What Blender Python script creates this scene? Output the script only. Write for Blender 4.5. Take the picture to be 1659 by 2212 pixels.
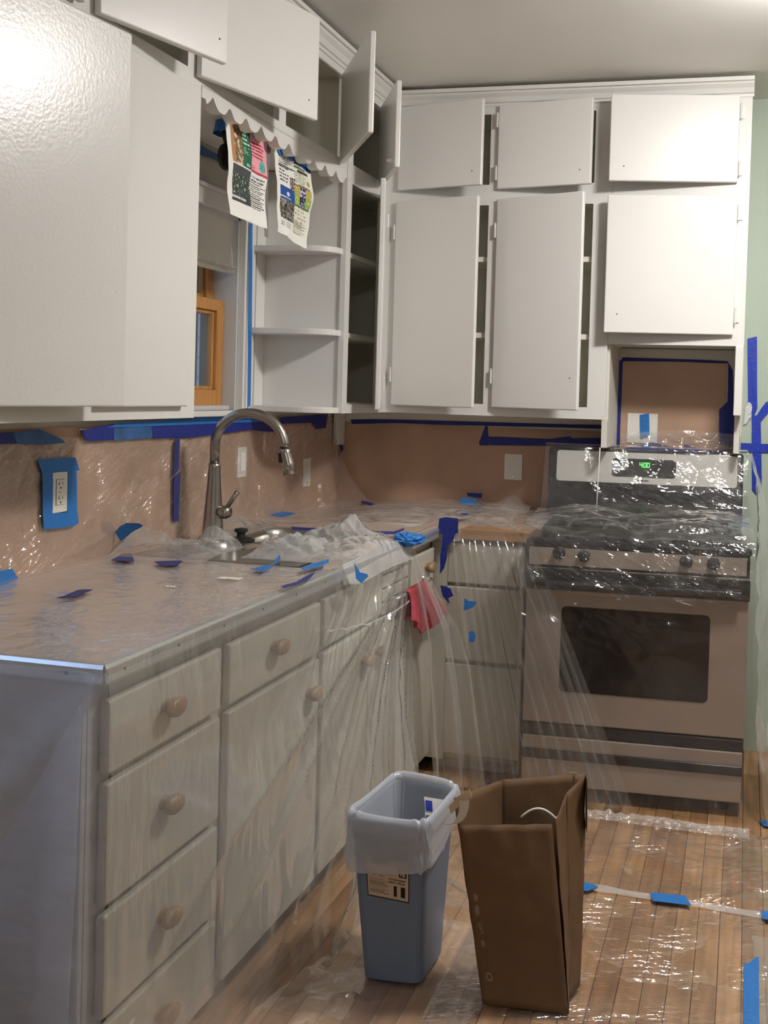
import bpy, bmesh, math, random
from mathutils import Vector, Matrix, noise
random.seed(7)
PI = math.pi
C = bpy.context.scene.collection
for o in list(bpy.data.objects):
    bpy.data.objects.remove(o)

# ------------------------------------------------------------------ camera
cam_d = bpy.data.cameras.new('camera')
cam_d.sensor_fit = 'VERTICAL'
cam_d.sensor_height = 24.0
cam_d.sensor_width = 18.0
cam_d.lens = 24.0 * 2316.66 / 2212.0
cam_d.shift_x = -196.41 / 2212.0
cam_d.shift_y = -199.24 / 2212.0
cam_d.clip_start = 0.05
cam = bpy.data.objects.new('camera', cam_d)
C.objects.link(cam)
YAW, PITCH, ROLL = 0.2473, -0.0244, 0.0296
fw = Vector((-math.sin(YAW)*math.cos(PITCH), math.cos(YAW)*math.cos(PITCH), math.sin(PITCH)))
r0 = Vector((math.cos(YAW), math.sin(YAW), 0)); u0 = r0.cross(fw)
rr = r0*math.cos(ROLL) + u0*math.sin(ROLL); uu = -r0*math.sin(ROLL) + u0*math.cos(ROLL)
M4 = Matrix.Identity(4)
for i in range(3):
    M4[i][0] = rr[i]; M4[i][1] = uu[i]; M4[i][2] = -fw[i]
M4.translation = Vector((1.7432, -4.4486, 1.4082))
cam.matrix_world = M4
bpy.context.scene.camera = cam

# ------------------------------------------------------------------ world, light, exposure
scn = bpy.context.scene
scn.view_settings.view_transform = 'Standard'
scn.view_settings.look = 'None'
scn.view_settings.exposure = 0.38
scn.view_settings.gamma = 1.0
scn.view_settings.use_curve_mapping = False
world = bpy.data.worlds.new('dusk_sky'); scn.world = world
world.use_nodes = True
world.node_tree.nodes['Background'].inputs[0].default_value = (0.36, 0.48, 0.66, 1)
world.node_tree.nodes['Background'].inputs[1].default_value = 0.9
scn.cycles.transparent_max_bounces = 24
scn.cycles.diffuse_bounces = 6
scn.cycles.max_bounces = 16
LAMP_STRENGTH = 140.0          # globe of the kitchen ceiling lamp
REAR_LAMP_STRENGTH = 58.0      # lamp further back in the room, behind the photographer
def area(name, loc, rot, sx, sy, power, col):
    d = bpy.data.lights.new(name, 'AREA'); d.shape = 'RECTANGLE'; d.size = sx; d.size_y = sy
    d.energy = power; d.color = col
    o = bpy.data.objects.new(name, d); C.objects.link(o); o.location = loc; o.rotation_euler = rot
    return o
# cool fill light, added outside an unseen side window put in for it
area('added_cool_fill', (-0.24, -3.62, 1.55), (0, -PI/2, 0), 0.95, 0.95, 8.0, (0.40, 0.58, 1.0))

# ------------------------------------------------------------------ helpers
def obj(name, me, parent=None, mat=None, loc=(0, 0, 0), rotz=0.0):
    o = bpy.data.objects.new(name, me); C.objects.link(o)
    if mat is not None and len(me.materials) == 0:
        for m in (mat if isinstance(mat, (list, tuple)) else [mat]):
            me.materials.append(m)
    o.location = loc; o.rotation_euler = (0, 0, rotz)
    if parent: o.parent = parent
    return o

def tag(o, label, cat, group=None, kind=None):
    if label: o['label'] = label
    if cat: o['category'] = cat
    if group: o['group'] = group
    if kind: o['kind'] = kind
    return o

def thing(name, label, cat, loc=(0, 0, 0), rotz=0.0, group=None):
    o = bpy.data.objects.new(name, None); C.objects.link(o)
    o.empty_display_size = 0.05
    o.location = loc; o.rotation_euler = (0, 0, rotz)
    return tag(o, label, cat, group)

class MB:
    """collects shapes of one mesh; off is subtracted from every vertex"""
    def __init__(s, off=(0, 0, 0)):
        s.v = []; s.f = []; s.mi = []; s.off = Vector(off)
    def add(s, vs, fs, mi=0):
        b = len(s.v)
        s.v += [tuple(Vector(p) - s.off) for p in vs]
        s.f += [tuple(b + i for i in f) for f in fs]
        s.mi += [mi]*len(fs)
        return s
    def box(s, x0, y0, z0, x1, y1, z1, mi=0):
        vs = [(x0, y0, z0), (x1, y0, z0), (x1, y1, z0), (x0, y1, z0), (x0, y0, z1), (x1, y0, z1), (x1, y1, z1), (x0, y1, z1)]
        return s.add(vs, [(0, 3, 2, 1), (4, 5, 6, 7), (0, 1, 5, 4), (1, 2, 6, 5), (2, 3, 7, 6), (3, 0, 4, 7)], mi)
    def prism(s, pts, d, mi=0):
        """pts: 3d polygon, extruded by vector d"""
        n = len(pts); d = Vector(d)
        vs = [Vector(p) for p in pts] + [Vector(p) + d for p in pts]
        fs = [tuple(range(n))[::-1], tuple(range(n, 2*n))] + [(i, (i+1) % n, n+(i+1) % n, n+i) for i in range(n)]
        return s.add(vs, fs, mi)
    def tube(s, path, rad, n=12, mi=0, caps=True):
        path = [Vector(p) for p in path]
        rads = rad if isinstance(rad, (list, tuple)) else [rad]*len(path)
        vs = []; up = None
        for i, p in enumerate(path):
            a = path[max(i-1, 0)]; b = path[min(i+1, len(path)-1)]
            t = (b - a).normalized()
            if up is None:
                up = t.orthogonal().normalized()
            else:
                up = (up - t*up.dot(t))
                up = up.normalized() if up.length > 1e-6 else t.orthogonal().normalized()
            w = t.cross(up)
            for k in range(n):
                an = 2*PI*k/n
                vs.append(p + (up*math.cos(an) + w*math.sin(an))*rads[i])
        fs = []
        for i in range(len(path)-1):
            for k in range(n):
                fs.append((i*n+k, i*n+(k+1) % n, (i+1)*n+(k+1) % n, (i+1)*n+k))
        if caps:
            fs.append(tuple(range(n))[::-1]); fs.append(tuple((len(path)-1)*n+k for k in range(n)))
        return s.add(vs, fs, mi)
    def lathe(s, c, prof, n=24, axis='z', mi=0):
        """prof: list of (r, h) along the axis from c"""
        vs = []; c = Vector(c)
        for r, h in prof:
            for k in range(n):
                a = 2*PI*k/n; p, q = r*math.cos(a), r*math.sin(a)
                vs.append(c + Vector({'z': (p, q, h), 'y': (q, h, p), 'x': (h, p, q)}[axis]))
        fs = []
        for i in range(len(prof)-1):
            for k in range(n):
                fs.append((i*n+k, i*n+(k+1) % n, (i+1)*n+(k+1) % n, (i+1)*n+k))
        fs.append(tuple(range(n))[::-1]); fs.append(tuple((len(prof)-1)*n+k for k in range(n)))
        return s.add(vs, fs, mi)
    def grid(s, fn, nu, nv, mi=0, closeu=False):
        vs = [fn(i/nu, j/nv) for j in range(nv+1) for i in range(nu + (0 if closeu else 1))]
        w = nu if closeu else nu+1
        fs = []
        for j in range(nv):
            for i in range(nu):
                a = j*w+i; b = j*w+(i+1) % w
                fs.append((a, b, b+w, a+w))
        return s.add(vs, fs, mi)
    def mesh(s, name, smooth=False):
        me = bpy.data.meshes.new(name)
        me.from_pydata(s.v, [], s.f); me.update()
        me.polygons.foreach_set('material_index', s.mi)
        if smooth:
            me.polygons.foreach_set('use_smooth', [True]*len(me.polygons))
        return me
    def build(s, name, mat, parent=None, smooth=False, bevel=0.0, seg=2, loc=None, rotz=0.0, weighted=False):
        me = s.mesh(name, smooth)
        for m in (mat if isinstance(mat, (list, tuple)) else [mat]):
            me.materials.append(m)
        o = bpy.data.objects.new(name, me); C.objects.link(o)
        if loc is not None: o.location = loc
        o.rotation_euler = (0, 0, rotz)
        if parent: o.parent = parent
        if bevel:
            b = o.modifiers.new('bevel', 'BEVEL'); b.width = bevel; b.segments = seg; b.limit_method = 'ANGLE'; b.angle_limit = 0.7
        return o

def rrect(x0, y0, x1, y1, r, n=5):
    pts = []
    for cx, cy, a0 in ((x1-r, y0+r, -90), (x1-r, y1-r, 0), (x0+r, y1-r, 90), (x0+r, y0+r, 180)):
        for k in range(n+1):
            a = math.radians(a0 + 90*k/n)
            pts.append((cx+r*math.cos(a), cy+r*math.sin(a)))
    return pts
def nz(x, y, z=0.0): return noise.noise(Vector((x, y, z)))
def ridge(x, y, z=0.0): return 1.0 - 2.2*abs(noise.noise(Vector((x, y, z))))
def sm(a, b, x):
    t = max(0.0, min(1.0, (x-a)/(b-a))); return t*t*(3-2*t)
def crumple(x, y, z=0.0):
    """faceted crumpled film, about -1..1"""
    return 0.6*ridge(x, y, z) + 0.4*ridge(x*2.3+5, y*2.3, z+3) + 0.25*nz(x*5, y*5, z)
def facet(x, y, z=0.0):
    """crisp polygonal creases of crumpled film, 0 at the creases"""
    d = noise.voronoi(Vector((x, y, z)))[0]
    return d[1]-d[0]
def lerp(a, b, t): return a + (b-a)*t

# ------------------------------------------------------------------ materials
def mat(name, col, rough=0.5, metal=0.0, spec=0.5, bump=0.0, bscale=80.0, var=0.0, vscale=4.0, coat=0.0, emit=None, es=0.0, stretch=None, detail=4.0):
    m = bpy.data.materials.new(name); m.use_nodes = True
    nt = m.node_tree; b = nt.nodes['Principled BSDF']
    b.inputs['Base Color'].default_value = (*col, 1); b.inputs['Roughness'].default_value = rough
    b.inputs['Metallic'].default_value = metal; b.inputs['Specular IOR Level'].default_value = spec
    b.inputs['Coat Weight'].default_value = coat; b.inputs['Coat Roughness'].default_value = 0.15
    if emit:
        b.inputs['Emission Color'].default_value = (*emit, 1); b.inputs['Emission Strength'].default_value = es
    g = nt.nodes.new('ShaderNodeNewGeometry')
    src = g.outputs['Position']
    if stretch:
        mp = nt.nodes.new('ShaderNodeMapping'); mp.inputs['Scale'].default_value = stretch
        nt.links.new(src, mp.inputs['Vector']); src = mp.outputs['Vector']
    if bump:
        n = nt.nodes.new('ShaderNodeTexNoise'); n.inputs['Scale'].default_value = bscale; n.inputs['Detail'].default_value = detail
        nt.links.new(src, n.inputs['Vector'])
        bp = nt.nodes.new('ShaderNodeBump'); bp.inputs['Strength'].default_value = bump; bp.inputs['Distance'].default_value = 0.01
        nt.links.new(n.outputs['Fac'], bp.inputs['Height']); nt.links.new(bp.outputs['Normal'], b.inputs['Normal'])
    if var:
        n = nt.nodes.new('ShaderNodeTexNoise'); n.inputs['Scale'].default_value = vscale; n.inputs['Detail'].default_value = 6
        nt.links.new(src, n.inputs['Vector'])
        cr = nt.nodes.new('ShaderNodeValToRGB')
        cr.color_ramp.elements[0].position = 0.3; cr.color_ramp.elements[1].position = 0.7
        cr.color_ramp.elements[0].color = (*[c*(1-var) for c in col], 1)
        cr.color_ramp.elements[1].color = (*[min(1, c*(1+var)) for c in col], 1)
        nt.links.new(n.outputs['Fac'], cr.inputs['Fac']); nt.links.new(cr.outputs['Color'], b.inputs['Base Color'])
    return m

PAINT = mat('white_paint', (0.74, 0.73, 0.705), 0.30, bump=0.025, bscale=140, spec=0.45)
PAINT_TEX = mat('white_roller_paint', (0.74, 0.73, 0.705), 0.27, bump=0.055, bscale=120, spec=0.5, detail=2)
INSIDE = mat('cabinet_inside_paint', (0.80, 0.78, 0.70), 0.55)
BASEP = mat('cream_base_paint', (0.47, 0.445, 0.375), 0.45, bump=0.08, bscale=40)
CEIL = mat('ceiling_plaster', (0.84, 0.835, 0.805), 0.55, bump=0.25, bscale=5, spec=0.3, var=0.03, vscale=2)
GREEN = mat('pale_green_wall', (0.42, 0.50, 0.42), 0.6, bump=0.12, bscale=25)
WALLW = mat('room_wall_paint', (0.30, 0.29, 0.265), 0.7)
RECESS = mat('recess_wall_paint', (0.55, 0.53, 0.47), 0.6, var=0.06, vscale=3)
SPLASH = mat('bare_tan_backsplash', (0.45, 0.29, 0.20), 0.45, bump=0.06, bscale=12, var=0.16, vscale=3.5)
COUNTER = mat('beige_laminate', (0.52, 0.41, 0.33), 0.35, var=0.06, vscale=9)
BUTCHER = mat('wood_counter_edge', (0.37, 0.205, 0.09), 0.45, var=0.2, vscale=3, stretch=(1, 8, 12))
ALU = mat('aluminium_edging', (0.66, 0.66, 0.64), 0.32, metal=0.75, bump=0.03, bscale=60)
STEEL = mat('brushed_nickel', (0.42, 0.39, 0.35), 0.27, metal=1.0)
SINKM = mat('stainless_sink', (0.50, 0.49, 0.45), 0.28, metal=1.0, bump=0.02, bscale=90)
CHROME = mat('chrome', (0.75, 0.75, 0.75), 0.12, metal=1.0)
STOVEM = mat('stove_stainless', (0.36, 0.30, 0.25), 0.42, metal=0.45, var=0.03, vscale=4)
STOVEP = mat('stove_silver_panel', (0.60, 0.585, 0.55), 0.38, metal=0.25)
BLACK = mat('black_enamel', (0.012, 0.012, 0.013), 0.18)
BLACKM = mat('black_rubber', (0.015, 0.014, 0.014), 0.5)
DARKG = mat('oven_glass', (0.012, 0.009, 0.009), 0.12)
KNOBW = mat('brown_wood_knob', (0.30, 0.185, 0.105), 0.4, var=0.25, vscale=25)
PINE = mat('orange_pine', (0.50, 0.235, 0.065), 0.4, var=0.18, vscale=3, stretch=(20, 20, 2))
WHITEP = mat('white_plastic', (0.78, 0.76, 0.70), 0.4)
VINYL = mat('white_vinyl', (0.62, 0.63, 0.63), 0.45)
SHADE = mat('white_roller_shade', (0.74, 0.72, 0.66), 0.8, bump=0.05, bscale=200)
PINK = mat('pink_terry_cloth', (0.44, 0.075, 0.095), 0.95, bump=0.7, bscale=420, var=0.12, vscale=60, spec=0.1)
BINB = mat('slate_blue_plastic', (0.13, 0.17, 0.245), 0.42, bump=0.03, bscale=200)
KRAFT = mat('kraft_paper', (0.12, 0.062, 0.024), 0.75, bump=0.10, bscale=30, var=0.07, vscale=8)
KRAFTL = mat('light_kraft_handle', (0.56, 0.43, 0.28), 0.75)
OUT = mat('house_siding', (0.42, 0.46, 0.5), 0.8)
HOLE = mat('dark_hole', (0.02, 0.018, 0.015), 0.8)
BOARDW = mat('plain_white_board', (0.66, 0.64, 0.585), 0.5)
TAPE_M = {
    'd': mat('navy_shaded_tape', (0.008, 0.020, 0.20), 0.5, bump=0.25, bscale=70),  # own navy hue mixed with shade put into the blue tape colour
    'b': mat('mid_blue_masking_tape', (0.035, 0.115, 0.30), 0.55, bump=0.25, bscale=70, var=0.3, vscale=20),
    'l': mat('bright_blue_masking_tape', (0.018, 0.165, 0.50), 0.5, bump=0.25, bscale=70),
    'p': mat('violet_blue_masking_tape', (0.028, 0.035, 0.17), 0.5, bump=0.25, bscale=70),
    'r': mat('royal_blue_shaded_tape', (0.008, 0.035, 0.40), 0.5, bump=0.2, bscale=70),  # shade on the green wall put into the tape colour; also wrapper print
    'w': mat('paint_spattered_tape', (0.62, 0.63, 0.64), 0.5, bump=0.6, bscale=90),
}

def film(name, haze, streak=0.0, gloss=1.0, col=(0.86, 0.86, 0.86), rough=0.10, bump=0.25, bscale=26, sscale=(6, 6, 6), stretch=None, rot=(0, 0, 0), bdist=0.01, patchy=0.0):
    """clear plastic film: mostly see-through, a little milky, with a glossy skin"""
    m = bpy.data.materials.new(name); m.use_nodes = True
    nt = m.node_tree; nt.nodes.clear()
    N = nt.nodes.new; L = nt.links.new
    out = N('ShaderNodeOutputMaterial')
    tr = N('ShaderNodeBsdfTransparent'); tr.inputs[0].default_value = (0.97, 0.97, 0.97, 1)
    df = N('ShaderNodeBsdfDiffuse'); df.inputs[0].default_value = (*col, 1)
    tl = N('ShaderNodeBsdfTranslucent'); tl.inputs[0].default_value = (*col, 1)
    ad = N('ShaderNodeMixShader'); ad.inputs[0].default_value = 0.4
    L(df.outputs[0], ad.inputs[1]); L(tl.outputs[0], ad.inputs[2])
    geo = N('ShaderNodeNewGeometry')
    mp = N('ShaderNodeMapping'); mp.inputs['Scale'].default_value = sscale
    L(geo.outputs['Position'], mp.inputs['Vector'])
    ns = N('ShaderNodeTexNoise'); ns.inputs['Scale'].default_value = 1.0; ns.inputs['Detail'].default_value = 5
    L(mp.outputs[0], ns.inputs['Vector'])
    mr = N('ShaderNodeMapRange'); mr.inputs['From Min'].default_value = 0.35; mr.inputs['From Max'].default_value = 0.75
    mr.inputs['To Min'].default_value = haze; mr.inputs['To Max'].default_value = haze + streak
    L(ns.outputs['Fac'], mr.inputs['Value'])
    # milky film: the longer the slanting path through it, the milkier (1 - (1-h)^(1/cos))
    lw = N('ShaderNodeLayerWeight'); lw.inputs['Blend'].default_value = 0.5
    cs = N('ShaderNodeMath'); cs.operation = 'SUBTRACT'; cs.inputs[0].default_value = 1.0; L(lw.outputs['Facing'], cs.inputs[1])
    cm = N('ShaderNodeMath'); cm.operation = 'MAXIMUM'; cm.inputs[1].default_value = 0.10; L(cs.outputs[0], cm.inputs[0])
    iv = N('ShaderNodeMath'); iv.operation = 'DIVIDE'; iv.inputs[0].default_value = 1.0; L(cm.outputs[0], iv.inputs[1])
    om = N('ShaderNodeMath'); om.operation = 'SUBTRACT'; om.inputs[0].default_value = 1.0; L(mr.outputs[0], om.inputs[1])
    pw = N('ShaderNodeMath'); pw.operation = 'POWER'; L(om.outputs[0], pw.inputs[0]); L(iv.outputs[0], pw.inputs[1])
    hz = N('ShaderNodeMath'); hz.operation = 'SUBTRACT'; hz.inputs[0].default_value = 1.0; L(pw.outputs[0], hz.inputs[1])
    mx = N('ShaderNodeMixShader'); L(hz.outputs[0], mx.inputs[0]); L(tr.outputs[0], mx.inputs[1]); L(ad.outputs[0], mx.inputs[2])
    gl = N('ShaderNodeBsdfGlossy'); gl.inputs['Roughness'].default_value = rough; gl.inputs['Color'].default_value = (1, 1, 1, 1)
    nb = N('ShaderNodeTexNoise'); nb.inputs['Scale'].default_value = bscale; nb.inputs['Detail'].default_value = 3
    if stretch:
        m2 = N('ShaderNodeMapping'); m2.vector_type = 'TEXTURE'; m2.inputs['Scale'].default_value = [1/s for s in stretch]; m2.inputs['Rotation'].default_value = rot; L(geo.outputs['Position'], m2.inputs['Vector']); L(m2.outputs[0], nb.inputs['Vector'])
    else:
        L(geo.outputs['Position'], nb.inputs['Vector'])
    bp = N('ShaderNodeBump'); bp.inputs['Strength'].default_value = bump; bp.inputs['Distance'].default_value = bdist
    hgt = nb.outputs['Fac']
    if patchy:                                    # wrinkles come in patches, the film between them lies smooth
        np_ = N('ShaderNodeTexNoise'); np_.inputs['Scale'].default_value = patchy; np_.inputs['Detail'].default_value = 3
        L(geo.outputs['Position'], np_.inputs['Vector'])
        mk = N('ShaderNodeMapRange'); mk.inputs['From Min'].default_value = 0.47; mk.inputs['From Max'].default_value = 0.62; mk.inputs['To Min'].default_value = 0.12
        L(np_.outputs['Fac'], mk.inputs['Value'])
        mh = N('ShaderNodeMath'); mh.operation = 'MULTIPLY'; L(hgt, mh.inputs[0]); L(mk.outputs[0], mh.inputs[1]); hgt = mh.outputs[0]
    L(hgt, bp.inputs['Height']); L(bp.outputs[0], gl.inputs['Normal'])
    fr = N('ShaderNodeFresnel')
    io = N('ShaderNodeMapRange'); io.inputs['To Min'].default_value = 1.5; io.inputs['To Max'].default_value = 1/1.5   # a film looks alike from both sides
    L(geo.outputs['Backfacing'], io.inputs['Value']); L(io.outputs[0], fr.inputs['IOR'])
    ml = N('ShaderNodeMath'); ml.operation = 'MULTIPLY'; ml.inputs[1].default_value = gloss; ml.use_clamp = True
    L(fr.outputs[0], ml.inputs[0])
    m2x = N('ShaderNodeMixShader'); L(ml.outputs[0], m2x.inputs[0]); L(mx.outputs[0], m2x.inputs[1]); L(gl.outputs[0], m2x.inputs[2])
    L(m2x.outputs[0], out.inputs[0])
    return m
FILM_WALL = film('film_on_wall', 0.03, 0.05, 2.0, bump=1.0, bscale=1.0, stretch=(6, 15, 66), rot=(0.42, 0, 0), bdist=0.027, rough=0.08, patchy=7)
FILM_TOP = film('film_on_counter', 0.07, 0.06, 1.3, bump=0.6, bscale=1.0, stretch=(22, 14, 10), bdist=0.012)
FILM_DRAPE = film('film_hanging', 0.085, 0.07, 1.9, bump=0.5, bscale=1.0, sscale=(9, 9, 1.2), stretch=(16, 16, 5), rough=0.14)
FILM_END = film('film_end_cool_tint', 0.30, 0.14, 1.3, bump=0.5, bscale=1.0, sscale=(5, 5, 14), col=(0.66, 0.72, 0.88), stretch=(6, 6, 26))  # blue tint puts the cool light on this end into the colour
FILM_HEAP = film('film_crumpled_heap', 0.22, 0.16, 1.8, bump=0.7, bscale=30)
FILM_BUNDLE = film('film_clear_bundle', 0.09, 0.10, 2.0, bump=0.5, bscale=30)
FILM_STOVE = film('film_on_stove', 0.014, 0.05, 1.9, bump=1.0, bscale=1.0, stretch=(12, 20, 40), rot=(0, 0.4, 0), bdist=0.012, rough=0.08)
FILM_FAN = film('film_fan_folds', 0.045, 0.05, 2.2, bump=0.6, bscale=1.0, sscale=(9, 9, 1.2), stretch=(20, 20, 4), rot=(0, 0.45, 0), rough=0.11)
FILM_FLAP = film('film_loose_flap', 0.15, 0.08, 1.8, bump=0.4, bscale=1.0, sscale=(9, 9, 1.5), stretch=(14, 14, 4), rough=0.14)
FILM_CLEAR = film('film_clear_front', 0.008, 0.02, 1.0, bump=0.3, bscale=1.0, stretch=(9, 9, 5), rot=(0, 0.6, 0))
FILM_RUN = film('film_run_onto_floor', 0.03, 0.11, 1.9, bump=0.9, bscale=1.0, sscale=(5, 5, 5), stretch=(9, 7, 9), rot=(0, 0, -0.6), bdist=0.03, patchy=5)
FILM_FLOOR = film('film_on_floor', 0.014, 0.04, 1.9, bump=1.0, bscale=1.0, stretch=(16, 46, 9), rot=(0, 0, 0.25), bdist=0.021, rough=0.09, patchy=6)
FILM_HEM = film('film_hem', 0.22, 0.22, 1.1, bump=1.0, bscale=40, rough=0.2)
LINER = film('bin_liner_film', 0.55, 0.08, 1.1, bump=0.35, bscale=40, col=(0.72, 0.76, 0.84), rough=0.25)

def glass_mat():
    m = bpy.data.materials.new('window_glass'); m.use_nodes = True
    nt = m.node_tree; nt.nodes.clear(); N = nt.nodes.new; L = nt.links.new
    out = N('ShaderNodeOutputMaterial'); tr = N('ShaderNodeBsdfTransparent'); tr.inputs[0].default_value = (0.93, 0.95, 0.96, 1)
    gl = N('ShaderNodeBsdfGlossy'); gl.inputs['Roughness'].default_value = 0.02
    fr = N('ShaderNodeFresnel'); ge = N('ShaderNodeNewGeometry')
    io = N('ShaderNodeMapRange'); io.inputs['To Min'].default_value = 1.5; io.inputs['To Max'].default_value = 1/1.5
    L(ge.outputs['Backfacing'], io.inputs['Value']); L(io.outputs[0], fr.inputs['IOR'])
    mx = N('ShaderNodeMixShader'); L(fr.outputs[0], mx.inputs[0]); L(tr.outputs[0], mx.inputs[1]); L(gl.outputs[0], mx.inputs[2]); L(mx.outputs[0], out.inputs[0])
    return m
GLASS = glass_mat()

def globe_mat(name, strength):
    m = bpy.data.materials.new(name); m.use_nodes = True
    nt = m.node_tree; nt.nodes.clear()
    e = nt.nodes.new('ShaderNodeEmission'); e.inputs[0].default_value = (1.0, 0.965, 0.92, 1); e.inputs[1].default_value = strength
    o = nt.nodes.new('ShaderNodeOutputMaterial'); nt.links.new(e.outputs[0], o.inputs[0])
    return m

def plank_mat(per_object):
    m = bpy.data.materials.new('oak_plank' if per_object else 'oak_strip_field'); m.use_nodes = True
    nt = m.node_tree; b = nt.nodes['Principled BSDF']; N = nt.nodes.new; L = nt.links.new
    geo = N('ShaderNodeNewGeometry')
    if per_object:
        oi = N('ShaderNodeObjectInfo'); rnd = oi.outputs['Random']
    else:
        sx = N('ShaderNodeSeparateXYZ'); L(geo.outputs['Position'], sx.inputs[0])
        dv = N('ShaderNodeMath'); dv.operation = 'DIVIDE'; dv.inputs[1].default_value = 0.0575; L(sx.outputs[0], dv.inputs[0])
        fl = N('ShaderNodeMath'); fl.operation = 'FLOOR'; L(dv.outputs[0], fl.inputs[0])
        wn = N('ShaderNodeTexWhiteNoise'); wn.noise_dimensions = '1D'; L(fl.outputs[0], wn.inputs['W']); rnd = wn.outputs['Value']
    cr = N('ShaderNodeValToRGB'); e = cr.color_ramp.elements
    e[0].position = 0.0; e[0].color = (0.30, 0.155, 0.072, 1); e[1].position = 1.0; e[1].color = (0.51, 0.30, 0.15, 1)
    x = cr.color_ramp.elements.new(0.5); x.color = (0.40, 0.225, 0.105, 1)
    L(rnd, cr.inputs['Fac'])
    mp = N('ShaderNodeMapping'); mp.inputs['Scale'].default_value = (55, 2.5, 1)
    ofs = N('ShaderNodeVectorMath'); ofs.operation = 'ADD'
    cb = N('ShaderNodeCombineXYZ'); mul = N('ShaderNodeMath'); mul.operation = 'MULTIPLY'; mul.inputs[1].default_value = 40
    L(rnd, mul.inputs[0]); L(mul.outputs[0], cb.inputs[1])
    L(geo.outputs['Position'], ofs.inputs[0]); L(cb.outputs[0], ofs.inputs[1]); L(ofs.outputs[0], mp.inputs['Vector'])
    n1 = N('ShaderNodeTexNoise'); n1.inputs['Scale'].default_value = 1; n1.inputs['Detail'].default_value = 6; L(mp.outputs[0], n1.inputs['Vector'])
    mr = N('ShaderNodeMapRange'); mr.inputs['From Min'].default_value = 0.3; mr.inputs['From Max'].default_value = 0.7
    mr.inputs['To Min'].default_value = 0.72; mr.inputs['To Max'].default_value = 1.18; L(n1.outputs['Fac'], mr.inputs['Value'])
    n2 = N('ShaderNodeTexNoise'); n2.inputs['Scale'].default_value = 7; n2.inputs['Detail'].default_value = 5; L(geo.outputs['Position'], n2.inputs['Vector'])
    mr2 = N('ShaderNodeMapRange'); mr2.inputs['From Min'].default_value = 0.3; mr2.inputs['From Max'].default_value = 0.7
    mr2.inputs['To Min'].default_value = 0.82; mr2.inputs['To Max'].default_value = 1.12; L(n2.outputs['Fac'], mr2.inputs['Value'])
    mm = N('ShaderNodeMath'); mm.operation = 'MULTIPLY'; L(mr.outputs[0], mm.inputs[0]); L(mr2.outputs[0], mm.inputs[1])
    mx = N('ShaderNodeVectorMath'); mx.operation = 'SCALE'; L(cr.outputs[0], mx.inputs[0]); L(mm.outputs[0], mx.inputs['Scale'])
    L(mx.outputs[0], b.inputs['Base Color'])
    b.inputs['Roughness'].default_value = 0.5
    bp = N('ShaderNodeBump'); bp.inputs['Strength'].default_value = 0.08; L(n1.outputs['Fac'], bp.inputs['Height']); L(bp.outputs[0], b.inputs['Normal'])
    return m
PLANK = plank_mat(True); PLANKF = plank_mat(False)

def print_mat():
    m = bpy.data.materials.new('printed_sheet'); m.use_nodes = True
    nt = m.node_tree; b = nt.nodes['Principled BSDF']
    a = nt.nodes.new('ShaderNodeVertexColor'); a.layer_name = 'print'
    nt.links.new(a.outputs['Color'], b.inputs['Base Color']); b.inputs['Roughness'].default_value = 0.7
    b.inputs['Specular IOR Level'].default_value = 0.25
    return m
PRINT = print_mat()
def printed(name, fn, colfn, nu, nv, parent=None):
    """a sheet whose flat print (blocks, lines of lettering) is stored per face"""
    mb = MB(); mb.grid(fn, nu, nv)
    me = mb.mesh(name, True)
    at = me.color_attributes.new('print', 'BYTE_COLOR', 'CORNER')
    cols = []
    for j in range(nv):
        for i in range(nu):
            c = colfn((i+.5)/nu, (j+.5)/nv)
            cols += [c[0], c[1], c[2], 1.0]*4
    at.data.foreach_set('color_srgb', cols)
    me.materials.append(PRINT)
    o = bpy.data.objects.new(name, me); C.objects.link(o)
    if parent: o.parent = parent
    return o

# ------------------------------------------------------------------ room shell
CEIL_Z = 2.615
def struct(name, mb, m, parent=None, **k):
    o = mb.build(name, m, parent, **k)
    if parent is None: o['kind'] = 'structure'
    return o
W1 = (-1.88, -0.99, 1.325, 2.0)       # window beside the sink
W2 = (-4.12, -3.12, 1.05, 2.05)       # unseen window, added to let in the cool fill light
mb = MB()
ys = [-6.7, W2[0], W2[1], W1[0], W1[1], 0.0]
mb.box(-.14, -6.7, 0, 0, W2[0], CEIL_Z); mb.box(-.14, W2[1], 0, 0, W1[0], CEIL_Z); mb.box(-.14, W1[1], 0, 0, 0.0, CEIL_Z)
for w in (W1, W2):
    mb.box(-.14, w[0], 0, 0, w[1], w[2]); mb.box(-.14, w[0], w[3], 0, w[1], CEIL_Z)
struct('wall_left', mb, RECESS)
struct('wall_back', MB().box(-.14, 0, 0, 3.4, .12, CEIL_Z), GREEN)
struct('wall_right', MB().box(3.3, -6.7, 0, 3.42, 0, CEIL_Z), WALLW)
struct('wall_front', MB().box(-.14, -6.82, 0, 3.42, -6.7, CEIL_Z), WALLW)
struct('ceiling', MB().box(-.14, -6.82, CEIL_Z, 3.42, .12, CEIL_Z+.1), CEIL)
struct('trim_1', MB().box(0.0, -2.9, .90, .006, -.001, 1.288), SPLASH)
struct('trim_2', MB().box(0.006, -.006, .90, 1.715, 0, 1.268).box(1.238, -.006, 1.268, 1.664, 0, 1.566), SPLASH)
struct('trim_3', MB().box(0.006, -.004, 1.268, 1.727, 0, 1.612), BOARDW)
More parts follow.
